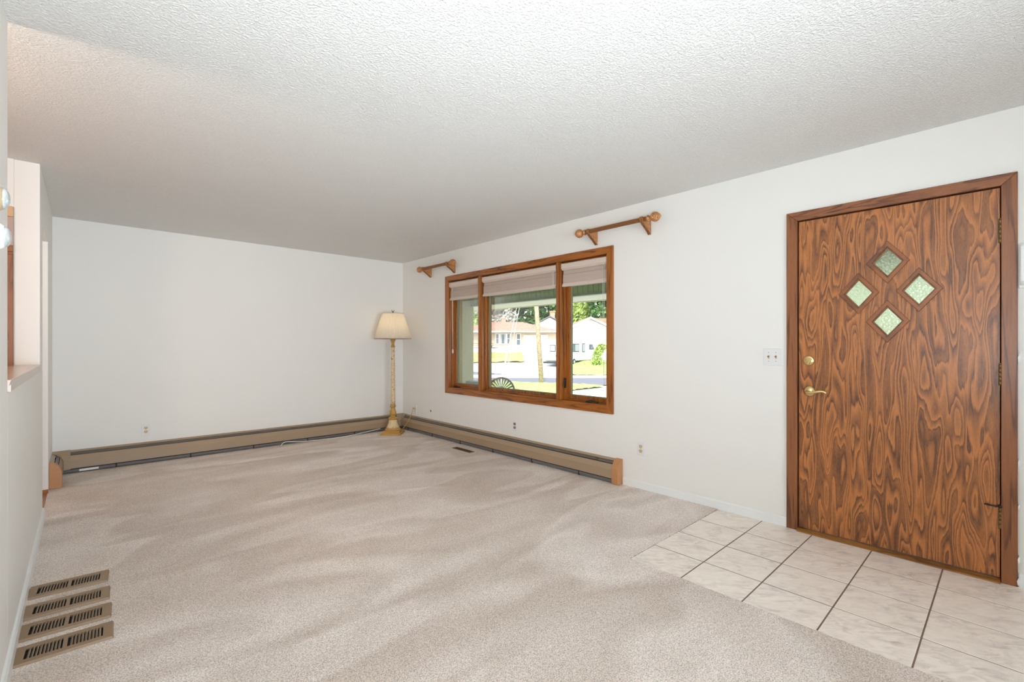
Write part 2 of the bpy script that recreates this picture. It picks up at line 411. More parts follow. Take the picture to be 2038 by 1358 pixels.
# wall with the picture window and the entrance door
m = MB()
wy0, wy1, wz0, wz1 = 2.452, 4.982, 0.642, 2.088
dy0, dy1, dz1 = 0.012, 0.994, 2.072
m.box(XW, WO, -3, dy0, 0, H); m.box(XW, WO, dy0, dy1, dz1, H); m.box(XW, WO, dy1, wy0, 0, H)
m.box(XW, WO, wy0, wy1, 0, wz0); m.box(XW, WO, wy0, wy1, wz1, H); m.box(XW, WO, wy1, YB+0.15, 0, H)
struct('wall_right', m, MAT['wall'], 'white painted wall holding the picture window and the oak entrance door', 'wall')
struct('wall_back', MB().box(-3.4, WO, YB, YB+0.15, 0, H), MAT['wall'], 'plain white end wall behind the floor lamp', 'wall')
m = MB()
xl2 = XL-0.122
m.box(xl2, XL, -3, 2.557, 0, H); m.box(xl2, XL, 2.557, 4.648, 0, 1.05); m.box(xl2, XL, 4.407, 4.648, 1.05, H)
m.box(xl2, XL, 4.648, 5.40, 2.08, H); m.box(xl2, XL, 5.40, YB, 0, H)
struct('wall_left', m, MAT['wall'], 'white partition with a half wall, a pier and an uncased doorway', 'wall', bevel=0.004)
struct('wall_rear', MB().box(-3.4, WO, -3.15, -3.0, 0, H), MAT['wall'], 'white wall behind the camera', 'wall')
struct('wall_kitchen', MB().box(-3.4, xl2, 4.407, 4.55, 0, H).box(-3.5, -3.4, -3, YB, 0, H), MAT['wall'], 'kitchen wall behind the wooden cabinet past the ledge', 'wall')
struct('wall_hall', MB().box(-1.75, -1.65, 4.55, YB, 0, H), MAT['wall'], 'hall wall beyond the uncased doorway', 'wall')
struct('ceiling', MB().box(-3.5, WO, -3.15, YB+0.15, H, H+0.12), MAT['ceiling'], 'white stippled ceiling over the whole room', 'ceiling')
# floor: slab, hall boards, tiles
fl = tag(obj('floor', MB().box(XL-0.12, WO, -3.15, YB+0.15, -0.12, -0.0012), MAT['grout']), 'floor slab with grey brown grout between cream tiles at the door', 'floor', kind='structure')
xs = [(2.30, 2.5852), (2.5912, 2.8892), (2.8952, 3.1925), (3.1985, 3.503)]
ys = [(1.1865, 1.487), (0.8805, 1.1805), (0.5725, 0.8745), (0.2615, 0.5665), (-0.0455, 0.2555), (-0.3515, -0.0515), (-0.6575, -0.3575)]
first = None; random.seed(3)
for (y0, y1) in ys:
    for (x0, x1) in xs:
        t = obj('tile', MB().box(x0-(x0+x1)/2, x1-(x0+x1)/2, y0-(y0+y1)/2, y1-(y0+y1)/2, -0.006, 0.0), MAT['tile'], fl, bevel=0.0015, seg=1, local=True)
        t.location = ((x0+x1)/2, (y0+y1)/2, random.uniform(-0.0006, 0.0006))
# carpet: everything but the tiled entry, with a slightly uneven cut edge
def carpet():
    bm = bmesh.new(); CX, CY = 2.314, 1.490
    def ragged(a, b, n):
        return [(a[0]+(b[0]-a[0])*i/n+random.uniform(-.003, .003), a[1]+(b[1]-a[1])*i/n+random.uniform(-.003, .003)) for i in range(1, n)]
    poly = [(XL-0.004, -3), (CX, -3)]+ragged((CX, -3), (CX, CY), 260)+[(CX, CY)]+ragged((CX, CY), (XW, CY), 90)+[(XW, CY), (XW, YB), (XL-0.004, YB)]
    bot = [bm.verts.new((x, y, -0.004)) for x, y in poly]; top = [bm.verts.new((x, y, 0.004)) for x, y in poly]
    ins = []
    n = len(poly)
    for i in range(n): bm.faces.new((bot[i], bot[(i+1) % n], top[(i+1) % n], top[i]))
    bm.faces.new(top)
    ed = [e for e in bm.edges if all(abs(v.co.z-0.004) < 1e-6 for v in e.verts)]
    me = bpy.data.meshes.new('carpet'); bmesh.ops.triangulate(bm, faces=[f for f in bm.faces if len(f.verts) > 4]); bm.normal_update(); bm.to_mesh(me); bm.free()
    finish(me); me.materials.append(MAT['carpet'])
    o = bpy.data.objects.new('carpet', me); COL.objects.link(o)
    return tag(o, 'beige cut pile carpet with vacuum strokes, cut out around the tiled entry', 'carpet', kind='stuff')
carpet()
hf = thing('floor', 'strip of orange oak hall floor seen through the uncased doorway', 'floor', (-0.3, 5.0, 0), kind='structure')
for i in range(17):
    x1 = XL-0.004-0.083*i
    obj('board', MB().box(x1-0.082, x1, 4.60, YB, -0.018, 0.002), MAT['hallwood'], hf, bevel=0.001, seg=1)
struct('floor_kitchen', MB().box(-3.4, xl2, -3, 4.45, -0.1, 0.0), MAT['hallwood'], 'oak kitchen floor behind the half wall', 'floor')
obj('baseboard_jamb', MB().box(xl2, XL+0.001, 5.388, 5.40, 0.0, 0.034), MAT['hallwood'])
tag(bpy.data.objects['baseboard_jamb'], 'short orange oak baseboard at the foot of the doorway jamb', 'baseboard', kind='structure')
# baseboards
bb = lambda a, b: None
struct('baseboard_right', MB().prism([(XW, 0), (XW-0.013, 0), (XW-0.013, 0.058), (XW-0.007, 0.066), (XW, 0.066)], 1.031, 2.318, 'y'), MAT['white'], 'white baseboard between the heater end and the door casing', 'baseboard')
struct('baseboard_corner', MB().prism([(XW, 0), (XW-0.013, 0), (XW-0.013, 0.058), (XW-0.007, 0.066), (XW, 0.066)], -3, -0.022, 'y'), MAT['white'], 'white baseboard beyond the hinge side of the entrance door', 'baseboard')
struct('baseboard_left', MB().prism([(XL, 0), (XL+0.014, 0), (XL+0.014, 0.062), (XL+0.008, 0.074), (XL, 0.074)], -3, 4.646, 'y'), MAT['white'], 'white baseboard along the foot of the half wall', 'baseboard')
# ledge on the half wall
lg = struct('windowsill_ledge', MB().prism([(XL+0.008, 1.051), (XL+0.008, 1.095), (-0.46, 1.095), (-0.46, 1.051)], 2.559, 4.405, 'y'), MAT['ledge'], 'oak ledge capping the half wall of the pass-through', 'ledge', bevel=0.003)
obj('broken_end', MB().prism([(XL-0.004, 1.052), (XL+0.0088, 1.050), (XL+0.0088, 1.078), (XL+0.002, 1.072), (XL+0.0088, 1.094), (XL-0.012, 1.0945)], 2.5583, 2.572, 'y'), MAT['rail'], lg)

# ------------------------------------------------------------------ window
win = thing('window_1', 'three light oak picture window with raised beige shades', 'window', (XW, 3.717, 0.60), kind='structure')
oy0, oy1, oz0, oz1 = 2.417, 5.018, 0.606, 2.120
iy0, iy1, iz0, iz1 = 2.487, 4.945, 0.684, 2.052
xf_, xb_ = XW-0.018, XW+0.004
def mitre(name, pts, mat, par): return obj(name, MB().prism(pts, xf_, xb_, 'x'), mat, par, bevel=0.004)
mitre('casing', [(oy0, oz0), (iy0, iz0), (iy0, iz1), (oy0, oz1)], MAT['win_v'], win)
mitre('casing', [(oy1, oz0), (iy1, iz0), (iy1, iz1), (oy1, oz1)], MAT['win_v'], win)
mitre('casing', [(oy0, oz1), (iy0, iz1), (iy1, iz1), (oy1, oz1)], MAT['win_h'], win)
mitre('casing', [(oy0, oz0), (iy0, iz0), (iy1, iz0), (oy1, oz0)], MAT['win_h'], win)
# jamb lining
xg = XW+0.098
obj('jamb', MB().box(XW-0.002, WO, iy0-0.03, iy0, iz0-0.03, iz1+0.03), MAT['win_v'], win, bevel=0.002)
obj('jamb', MB().box(XW-0.002, WO, iy1, iy1+0.03, iz0-0.03, iz1+0.03), MAT['win_v'], win, bevel=0.002)
obj('head_jamb', MB().box(XW-0.002, WO, iy0, iy1, iz1, iz1+0.03), MAT['win_h'], win, bevel=0.002)
obj('sill', MB().box(XW-0.002, WO, iy0, iy1, iz0-0.03, iz0), MAT['win_h'], win, bevel=0.002)
for (a, b) in ((4.274, 4.346), (3.036, 3.103)):
    mu = obj('mullion', MB().box(XW-0.004, WO, a, b, iz0, iz1), MAT['win_v'], win, bevel=0.004)
    obj('bead', MB().box(XW-0.014, XW-0.002, a+0.018, b-0.018, iz0-0.006, iz1+0.002), MAT['win_v'], mu, bevel=0.003)
def light_frame(y0, y1, sash_w, rail_w, kind):
    """stops, sash and pane of one light"""
    z0, z1 = iz0, iz1
    for (a, b) in ((y0, y0+0.014), (y1-0.014, y1)):
        obj('stop', MB().box(XW+0.040, XW+0.075, a, b, z0, z1), MAT['win_v'], win, bevel=0.003)
    obj('stop', MB().box(XW+0.040, XW+0.075, y0+0.014, y1-0.014, z0, z0+0.013), MAT['win_h'], win, bevel=0.003)
    obj('stop', MB().box(XW+0.040, XW+0.075, y0+0.014, y1-0.014, z1-0.013, z1), MAT['win_h'], win, bevel=0.003)
    a, b, c, d = y0+sash_w, y1-sash_w, z0+rail_w, z1-rail_w
    m = MB().box(XW+0.072, XW+0.118, y0+0.003, a, z0+0.003, z1-0.003).box(XW+0.072, XW+0.118, b, y1-0.003, z0+0.003, z1-0.003)
    m.box(XW+0.072, XW+0.118, a, b, z0+0.003, c).box(XW+0.072, XW+0.118, a, b, d, z1-0.003)
    sh = obj('sash', m, MAT['win_v'], win, bevel=0.003)
    g = obj('glass_pane', MB().box(XW+0.094, XW+0.098, a-0.006, b+0.006, c-0.006, d+0.006), MAT['glass'], sh)
    # pale glazing gasket beside the pane
    gm = MB()
    for (p, q) in ((a, a+0.006), (b-0.006, b)): gm.box(XW+0.088, XW+0.102, p, q, c, d)
    for (p, q) in ((c, c+0.006), (d-0.006, d)): gm.box(XW+0.088, XW+0.102, a+0.006, b-0.006, p, q)
    obj('gasket', gm, MAT['greentrim'], sh)
light_frame(2.487, 3.036, 0.052, 0.048, 'c'); light_frame(3.103, 4.274, 0.030, 0.040, 'f'); light_frame(4.346, 4.945, 0.056, 0.048, 'c')
def crank(y, s):
    c = obj('crank_handle', MB().lathe([(0.0, 0.0), (0.016, 0.001), (0.017, 0.008), (0.011, 0.016), (0.0, 0.018)], 16, Matrix.Translation((XW+0.022, y, iz0)) @ Matrix.Diagonal((1, 2.6, 1, 1)))
            .tube(spline([(XW+0.022, y, iz0+0.015), (XW+0.012, y-0.03*s, iz0+0.022), (XW+0.010, y-0.085*s, iz0+0.014), (XW+0.010, y-0.120*s, iz0+0.012)]), 0.0085, 8), MAT['bronze'], win)
    c['label'] = 'dark bronze crank handle'
crank(2.71, 1); crank(4.85, 1)
lk = obj('sash_lock', MB().box(XW+0.036, XW+0.060, 3.020, 3.034, 0.80, 0.90).tube([(XW+0.038, 3.026, 0.88), (XW+0.020, 3.020, 0.84), (XW+0.016, 3.018, 0.80)], 0.006), MAT['bronze'], win, bevel=0.002)
lk['label'] = 'dark bronze casement lock'

# ------------------------------------------------------------------ shades
def blind(y0, y1, label, cord_side):
    r = thing('roman_shade', label, 'window shade', (XW+0.02, (y0+y1)/2, 2.03), 'raised window shades')
    obj('head_rail', MB().prism([(XW+0.050, 2.034), (XW-0.002, 2.034), (XW-0.008, 2.026), (XW-0.008, 1.985), (XW+0.010, 1.966), (XW+0.050, 1.966)], y0+0.004, y1-0.004, 'y'), MAT['rail'], r, bevel=0.002)
    m = MB()
    zs = (1.966, 1.930, 1.922, 1.836)
    for i in range(3):        # stacked folds
        z1 = zs[i]; z0 = zs[i+1]+0.0008
        m.prism([(XW+0.044, z1), (XW+0.022-0.004*i, z1), (XW+0.018-0.004*i, (z0+z1)/2), (XW+0.019-0.004*i, z0), (XW+0.044, z0)], y0+0.012, y1-0.012, 'y')
    obj('folded_fabric', m, MAT['blind'], r)
    obj('bottom_rail', MB().prism([(XW+0.046, 1.838), (XW+0.008, 1.838), (XW-0.002, 1.812), (XW-0.002, 1.804), (XW+0.046, 1.804)], y0+0.010, y1-0.010, 'y'), MAT['rail'], r, bevel=0.002)
    if cord_side is not None:
        yc, zb, ts = cord_side
        for dy in (0.0, 0.018): obj('cord', MB().tube([(XW-0.004, yc+dy, 1.972), (XW-0.004, yc+dy*0.6, (zb+1.97)/2), (XW-0.004, yc, zb)], 0.0018, 6), MAT['cord'], r)
        if ts: obj('tassel', MB().lathe([(0.0, -0.06), (0.009, -0.055), (0.011, -0.03), (0.005, -0.005), (0.0, 0.0)], 12, Matrix.Translation((XW-0.004, yc, zb))), MAT['cord'], r)
blind(4.346, 4.945, 'narrow raised beige shade over the olive stucco view, cord with white tassel', (4.862, 1.18, True))
blind(3.103, 4.274, 'widest raised beige shade, across the fixed middle pane', (3.135, 1.80, False))
blind(2.487, 3.036, 'narrow raised beige shade on the casement nearest the entrance door, long white cord', (2.520, 0.80, False))

# ------------------------------------------------------------------ entrance door
do = thing('door_1', 'oak veneer entrance door with four diamond panes and brass hardware', 'door', (XW, 0.5, 0), kind='structure')
sx0, sx1 = XW-0.002, XW+0.042
sy0, sy1, sz0, sz1 = 0.0445, 0.9600, 0.022, 2.042
DI = [(0.4995, 1.717), (0.6390, 1.5430), (0.3600, 1.5420), (0.5000, 1.3670)]
hw, hh = 0.101, 0.126          # outer half diagonals of a diamond frame
def dia(cy, cz, k, s=1.0): return [(cy-hw*k, cz), (cy, cz-hh*k), (cy+hw*k, cz), (cy, cz+hh*k)]
slab = plate([(sy0, sz0), (sy1, sz0), (sy1, sz1), (sy0, sz1)], [dia(a, b, 0.74) for a, b in DI], sx1-sx0, lambda u, v, w_: ((sx0+sx1)/2+w_, u, v))
obj('slab', slab, MAT['door'], do)
for a, b in DI:
    fr = plate(dia(a, b, 1.0), [dia(a, b, 0.72)], 0.012, lambda u, v, w_: (sx0-0.0055+w_, u, v))
    fo = obj('diamond_frame', fr, MAT['diamond'], do, bevel=0.003)
    st = plate(dia(a, b, 0.735), [dia(a, b, 0.64)], 0.016, lambda u, v, w_: (sx0+0.008+w_, u, v))
    obj('inner_stop', st, MAT['diamond'], fo, bevel=0.002)
    obj('glass_pane', plate(dia(a, b, 0.735), [], 0.006, lambda u, v, w_: (sx0+0.022+w_, u, v)), MAT['pebble'], fo)
# casing and jamb
cf, cb = XW-0.019, XW+0.003
coy0, coy1, coz = -0.018, 1.0295, 2.108
ciy0, ciy1, ciz = 0.040, 0.9665, 2.0495
obj('casing', MB().prism([(coy0, 0), (ciy0, 0), (ciy0, ciz), (coy0, coz)], cf, cb, 'x'), MAT['casing_v'], do, bevel=0.003)
obj('casing', MB().prism([(coy1, 0), (ciy1, 0), (ciy1, ciz), (coy1, coz)], cf, cb, 'x'), MAT['casing_v'], do, bevel=0.003)
obj('casing', MB().prism([(coy0, coz), (ciy0, ciz), (ciy1, ciz), (coy1, coz)], cf, cb, 'x'), MAT['casing_h'], do, bevel=0.003)
for (a, b) in ((0.014, ciy0-0.001), (ciy1+0.001, 0.992)): obj('jamb', MB().box(XW+0.002, WO, a, b, 0, 2.07), MAT['casing_v'], do)
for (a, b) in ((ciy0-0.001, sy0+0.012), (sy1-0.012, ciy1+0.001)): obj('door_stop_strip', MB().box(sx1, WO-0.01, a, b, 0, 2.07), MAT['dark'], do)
obj('head_jamb', MB().box(XW+0.002, WO, ciy0-0.001, ciy1+0.001, ciz+0.001, 2.07), MAT['casing_h'], do)
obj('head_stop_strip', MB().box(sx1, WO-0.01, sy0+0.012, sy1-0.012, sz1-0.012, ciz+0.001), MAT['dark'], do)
th = obj('threshold', MB().prism([(XW-0.045, 0), (XW-0.040, 0.006), (XW-0.012, 0.016), (XW+0.09, 0.018), (XW+0.09, 0)], 0.042, 0.966, 'y'), MAT['thresh'], do, bevel=0.002)
th['label'] = 'golden oak threshold strip'
for (a, b) in ((1.756, 1.878), (1.019, 1.128), (0.277, 0.386)):
    n = 5; m = MB()
    for i in range(n):
        z0 = a+(b-a)*i/n; z1 = a+(b-a)*(i+1)/n-0.0012
        m.lathe([(0.0075, z0), (0.0075, z1)], 14, Matrix.Translation((XW-0.010, 0.0425, 0)))
    m.lathe([(0.004, b-0.001), (0.006, b+0.003), (0.0, b+0.008)], 12, Matrix.Translation((XW-0.010, 0.0425, 0)))
    hg = obj('hinge', m, MAT['brass_dark'], do); hg['label'] = 'aged brass butt hinge'
    obj('leaf', MB().box(XW-0.006, XW-0.0025, 0.0445, 0.0465, a, b).box(XW-0.006, XW-0.0005, 0.037, 0.0395, a, b), MAT['brass_dark'], hg)
ds = obj('hinge_pin_stop', MB().tube([(XW-0.010, 0.043, 0.396), (XW-0.030, 0.058, 0.394), (XW-0.034, 0.10, 0.398)], [0.006, 0.0055, 0.0045], 8).lathe([(0.012, 0.388), (0.012, 0.398)], 12, Matrix.Translation((XW-0.010, 0.043, 0))), MAT['bronze'], do)
ds['label'] = 'dark hinge pin door stop'
RX = Matrix.Rotation(-pi/2, 4, 'Y')      # local z -> -x (out of the door face)
db = obj('deadbolt', MB().lathe([(0.0, 0.010), (0.026, 0.010), (0.031, 0.007), (0.033, 0.0)], 32, Matrix.Translation((sx0, 0.903, 1.125)) @ RX), MAT['brass'], do)
obj('thumb_turn', MB().box(-0.006, 0.006, -0.022, 0.022, 0.008, 0.022, Matrix.Translation((sx0, 0.896, 1.120)) @ RX @ Matrix.Rotation(1.2, 4, 'Z')), MAT['brass'], db, bevel=0.003)
lv = obj('rosette', MB().lathe([(0.0, 0.016), (0.014, 0.016), (0.024, 0.010), (0.033, 0.006), (0.035, 0.0)], 32, Matrix.Translation((sx0, 0.900, 0.925)) @ RX), MAT['brass'], do)
obj('lever_handle', MB().tube(spline([(sx0-0.012, 0.903, 0.922), (sx0-0.045, 0.905, 0.921), (sx0-0.058, 0.892, 0.920), (sx0-0.060, 0.860, 0.924), (sx0-0.058, 0.828, 0.932), (sx0-0.055, 0.806, 0.930), (sx0-0.053, 0.796, 0.922)], 6), [0.010]*8+[0.0085]*16+[0.0075]*13, 12), MAT['brass'], lv)

# ------------------------------------------------------------------ baseboard heaters
def heater_profile():
    return {
        'back_plate': ([(0.0, 0.012), (0.003, 0.012), (0.003, 0.204), (0.026, 0.198), (0.027, 0.201), (0.004, 0.216), (0.0, 0.216)], 'heater'),
        'louver': ([(0.033, 0.193), (0.050, 0.178), (0.052, 0.180), (0.034, 0.196)], 'heater_louver'),
        'front_panel': ([(0.052, 0.168), (0.056, 0.174), (0.075, 0.128), (0.076, 0.052), (0.068, 0.050), (0.068, 0.054), (0.073, 0.056), (0.072, 0.127)], 'heater'),
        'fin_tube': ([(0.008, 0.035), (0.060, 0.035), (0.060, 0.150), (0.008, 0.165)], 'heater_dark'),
        'lower_rail': ([(0.056, 0.014), (0.062, 0.014), (0.066, 0.040), (0.060, 0.042)], 'heater_grey'),
    }
def run_map(kind):
    # maps (d from wall, z, t along wall)
    if kind == 'back': return lambda d, z, t: (t, YB-d, z)
    if kind == 'right': return lambda d, z, t: (XW-d, t, z)
    return lambda d, z, t: (XL+d, t, z)
def extr(poly, f, t0, t1):
    n = len(poly); vs = [f(d, z, t0) for d, z in poly]+[f(d, z, t1) for d, z in poly]
    return MB().add(vs, [tuple(range(n)), tuple(range(2*n-1, n-1, -1))]+[(i, i+n, (i+1) % n+n, (i+1) % n) for i in range(n)])
def heater(kind, t0, t1, label, loc, clip_step, caps):
    r = thing('baseboard_heater', label, 'heater', loc)
    f = run_map(kind)
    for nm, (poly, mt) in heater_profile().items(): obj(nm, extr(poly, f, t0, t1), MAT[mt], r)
    k = 0; t = t0+0.28*clip_step
    while t < t1-0.05:
        obj('bracket', extr([(0.024, 0.196), (0.038, 0.199), (0.054, 0.184), (0.053, 0.176), (0.04, 0.184)], f, t, t+0.012), MAT['heater_louver'], r)
        obj('foot_bracket', extr([(0.050, 0.006), (0.064, 0.006), (0.0685, 0.044), (0.058, 0.044)], f, t+0.2, t+0.212), MAT['heater_dark'], r)
        t += clip_step
    for (a, b, mt, nm) in caps:
        c = [(0.0, 0.004), (0.076, 0.004), (0.081, 0.03), (0.080, 0.140), (0.060, 0.190), (0.036, 0.214), (0.012, 0.224), (0.0, 0.224)]
        e = obj(nm, extr(c, f, a, b), MAT[mt], r, bevel=0.004)
        if mt == 'endcap': e['label'] = 'tan orange end cap'
    return r
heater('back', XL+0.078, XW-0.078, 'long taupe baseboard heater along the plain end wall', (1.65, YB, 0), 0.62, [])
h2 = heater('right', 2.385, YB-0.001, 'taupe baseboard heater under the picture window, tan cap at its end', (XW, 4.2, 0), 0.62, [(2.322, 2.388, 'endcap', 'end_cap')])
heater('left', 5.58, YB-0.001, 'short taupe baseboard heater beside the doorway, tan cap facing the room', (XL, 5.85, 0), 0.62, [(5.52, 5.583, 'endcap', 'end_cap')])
for (cx, cy, sgn) in ((XW, YB, -1), (XL, YB, 1)):
    r = [o for o in COL.objects if o.name == 'baseboard_heater'][0]
    cc = MB()
    prof = [(0.0, 0.02), (0.079, 0.045), (0.078, 0.130), (0.057, 0.178), (0.030, 0.206), (0.0, 0.219)]
    # wedge of two mitred faces across the inside corner
    a = [(cx+sgn*d, cy-0.125, z) for d, z in prof[1:]]+[(cx+sgn*d, cy-d, z) for d, z in prof[1:]]+[(cx+sgn*0.125, cy-d, z) for d, z in prof[1:]]
    n = 5; fs = []
    for k in (0, 1):
        for i in range(n-1): fs.append((k*n+i, k*n+i+1, (k+1)*n+i+1, (k+1)*n+i))
    cc.add(a, fs)
    o = obj('corner_cover', cc, MAT['heater'], r); so_ = o.modifiers.new('t', 'SOLIDIFY'); so_.thickness = 0.0015; so_.offset = 0
obj('repair_tape', MB().box(-0.02, 0.12, YB-0.0685, YB-0.0665, 0.016, 0.036), MAT['plate'], [o for o in COL.objects if o.name == 'baseboard_heater'][0])

# ------------------------------------------------------------------ floor registers
def make_register(label):
    r = thing('floor_register', label, 'vent', (0, 0, 0), 'floor registers lined up by the half wall')
    L, W_, T = 0.292, 0.140, 0.010
    holes = [[(x0, -0.044), (x1, -0.044), (x1, 0.044), (x0, 0.044)] for x0, x1 in ((-0.112, -0.008), (0.008, 0.112))]
    holes = [[(x0, -0.042), (x1, -0.042), (x1, 0.042), (x0, 0.042)] for x0, x1 in ((-0.116, -0.007), (0.007, 0.116))]
    f = plate([(-L/2, -W_/2), (L/2, -W_/2), (L/2, W_/2), (-L/2, W_/2)], holes, 0.003, lambda u, v, w_: (u, v, T-0.0015+w_))
    m = MB(); m.v = f.v; m.f = f.f; m.sm = f.sm
    # sloping rim down to the carpet
    o_ = [(-L/2, -W_/2), (L/2, -W_/2), (L/2, W_/2), (-L/2, W_/2)]; e = 0.004
    q = [(x+math.copysign(e, x), y+math.copysign(e, y), 0.0) for x, y in o_]+[(x, y, T) for x, y in o_]
    m.add(q, [(i, (i+1) % 4, (i+1) % 4+4, i+4) for i in range(4)])
    obj('frame', m, MAT['register'], r, local=True)
    obj('shade_sheet', MB().box(-0.120, 0.120, -0.046, 0.046, 0.0003, 0.0012), MAT['dark'], r, local=True)  # dark sheet on the carpet, standing in for shade inside the openings
    s0 = None
    for x0 in (-0.116, 0.007):
        for i in range(9):
            x = x0+0.109*(i+1)/10+0.001
            if s0 is None: s0 = obj('slat', MB().box(-0.0013, 0.0013, -0.0425, 0.0425, -0.0044, 0.0044), MAT['slat'], r, local=True); s0.location = (x, 0, 0.0062); s0.rotation_euler = (0, 0.75, 0)
            else: part('slat', s0, r, (x, 0, 0.0062), (0, 0.75, 0))
    bar = MB().tube([(-0.114, -0.034, 0.0024), (0.114, -0.034, 0.0024)], 0.0009, 6)
    obj('damper_rod', bar, MAT['slat'], r, local=True)
    return r
rg = make_register('tan steel floor register lying farthest from the camera in its row of four')
RZ = 0.004
rg.location = (-0.046, 3.250, RZ); rg.rotation_euler = (0, 0, -0.075)
dup(rg, (-0.048, 3.022, RZ), -0.055, 'tan steel floor register second from the far end of the row of four')
dup(rg, (-0.049, 2.820, RZ), -0.06, 'tan steel floor register third from the far end of the row of four')
dup(rg, (-0.050, 2.618, RZ), -0.045, 'tan steel floor register closest to the camera in the row of four')
br = thing('floor_register', 'small brown floor register in the carpet below the picture window', 'vent', (3.267, 4.335, 0.004), None, None, pi/2+0.0)
f = plate([(-0.17, -0.036), (0.17, -0.036), (0.17, 0.036), (-0.17, 0.036)], [[(-0.150, -0.024), (-0.004, -0.024), (-0.004, 0.024), (-0.150, 0.024)], [(0.004, -0.024), (0.150, -0.024), (0.150, 0.024), (0.004, 0.024)]], 0.004, lambda u, v, w_: (u, v, 0.003+w_))
obj('frame', f, MAT['brownreg'], br, local=True)
obj('shade_sheet', MB().box(-0.153, 0.153, -0.027, 0.027, 0.0002, 0.0009), MAT['dark'], br, local=True)  # flat dark sheet: shade between the slats put into its colour
b0 = None
for i in range(22):
    x = -0.145+0.0138*i+(0.004 if i > 10 else 0)
    if b0 is None: b0 = obj('slat', MB().box(-0.0035, 0.0035, -0.025, 0.025, -0.0012, 0.0012), MAT['brownreg'], br, local=True); b0.location = (x, 0, 0.003); b0.rotation_euler = (0, 0.35, 0)
    else: part('slat', b0, br, (x, 0, 0.003), (0, 0.35, 0))

# ------------------------------------------------------------------ floor lamp
LX, LY = 3.157, 5.787
la = thing('floor_lamp', 'ochre turned floor lamp with painted shaft and pleated cream shade', 'lamp', (LX, LY, 0.004), rotz=-TH)
def sq(h, z0, z1, h2=None):
    h2 = h if h2 is None else h2
    vs = [(-h, -h, z0), (h, -h, z0), (h, h, z0), (-h, h, z0), (-h2, -h2, z1), (h2, -h2, z1), (h2, h2, z1), (-h2, h2, z1)]
    return vs, [(0, 3, 2, 1), (4, 5, 6, 7)]+[(i, (i+1) % 4, (i+1) % 4+4, i+4) for i in range(4)]
m = MB(); m.add(*sq(0.137, 0.0, 0.022)); m.add(*sq(0.134, 0.022, 0.034, 0.118)); m.add(*sq(0.112, 0.034, 0.052, 0.108))
obj('plinth', m, MAT['ochre'], la, bevel=0.004, local=True)
obj('base_ring', MB().lathe([(0.100, 0.050), (0.108, 0.056), (0.108, 0.066), (0.100, 0.074), (0.092, 0.078), (0.090, 0.086), (0.0, 0.088)], 40), MAT['ochre'], la, local=True)
obj('bell', MB().lathe([(0.088, 0.086), (0.084, 0.094), (0.074, 0.115), (0.064, 0.142), (0.058, 0.168), (0.055, 0.19), (0.052, 0.198), (0.0, 0.198)], 40), MAT['lamp_bell'], la, local=True)
obj('collar', MB().lathe([(0.052, 0.196), (0.060, 0.202), (0.063, 0.212), (0.060, 0.224), (0.048, 0.230), (0.036, 0.236), (0.031, 0.246), (0.034, 0.254), (0.043, 0.266), (0.0475, 0.282), (0.045, 0.302), (0.036, 0.326), (0.029, 0.348), (0.027, 0.362), (0.036, 0.368), (0.041, 0.382), (0.041, 0.392), (0.034, 0.400), (0.0, 0.400)], 36), MAT['ochre'], la, local=True)
obj('shaft', MB().lathe([(0.0305, 0.398), (0.0308, 0.45), (0.029, 0.70), (0.026, 0.95), (0.0215, 1.19), (0.0215, 1.195)], 32), MAT['lamp_shaft'], la, local=True)
obj('capital', MB().lathe([(0.022, 1.190), (0.027, 1.196), (0.030, 1.203), (0.027, 1.212), (0.020, 1.218), (0.019, 1.240), (0.024, 1.265), (0.034, 1.290), (0.041, 1.305), (0.042, 1.314), (0.036, 1.318), (0.012, 1.322), (0.012, 1.40), (0.0, 1.40)], 32), MAT['ochre'], la, local=True)
PL = 64
def shade_mesh():
    m = MB(); n = PL*4; vs = []; fs = []
    rows = [(0.250, 1.311), (0.246, 1.318), (0.222, 1.40), (0.195, 1.487), (0.168, 1.575), (0.143, 1.652), (0.140, 1.660)]
    for i, (r, z) in enumerate(rows):
        amp = 0.004 if 0 < i < len(rows)-1 else 0.002
        for j in range(n):
            a = 2*pi*j/n; q = r+amp*cos(PL*a); vs.append((q*cos(a), q*sin(a), z))
    for i in range(len(rows)-1):
        for j in range(n):
            k = (j+1) % n; fs.append((i*n+j, i*n+k, (i+1)*n+k, (i+1)*n+j))
    return m.add(vs, fs, True)
sh = obj('lamp_shade', shade_mesh(), MAT['shade'], la, local=True)
for (r, z, h) in ((0.2515, 1.311, 0.007), (0.1415, 1.658, 0.005)):
    obj('shade_binding', MB().lathe([(r-0.003, z-h/2), (r+0.002, z-h/2), (r+0.002, z+h/2), (r-0.003, z+h/2), (r-0.003, z-h/2)], 64), MAT['blind'], sh, local=True)
hm = MB().tube([(0.004, 0, 1.38), (0.05, 0, 1.46), (0.05, 0, 1.58), (0, 0, 1.652)], 0.002, 6).tube([(-0.004, 0, 1.38), (-0.05, 0, 1.46), (-0.05, 0, 1.58), (0, 0, 1.652)], 0.002, 6)
for k in range(3): hm.tube([(0, 0, 1.652), (0.14*cos(k*2.094), 0.14*sin(k*2.094), 1.656)], 0.0015, 6)
obj('harp', hm, MAT['pewter'], la, local=True)
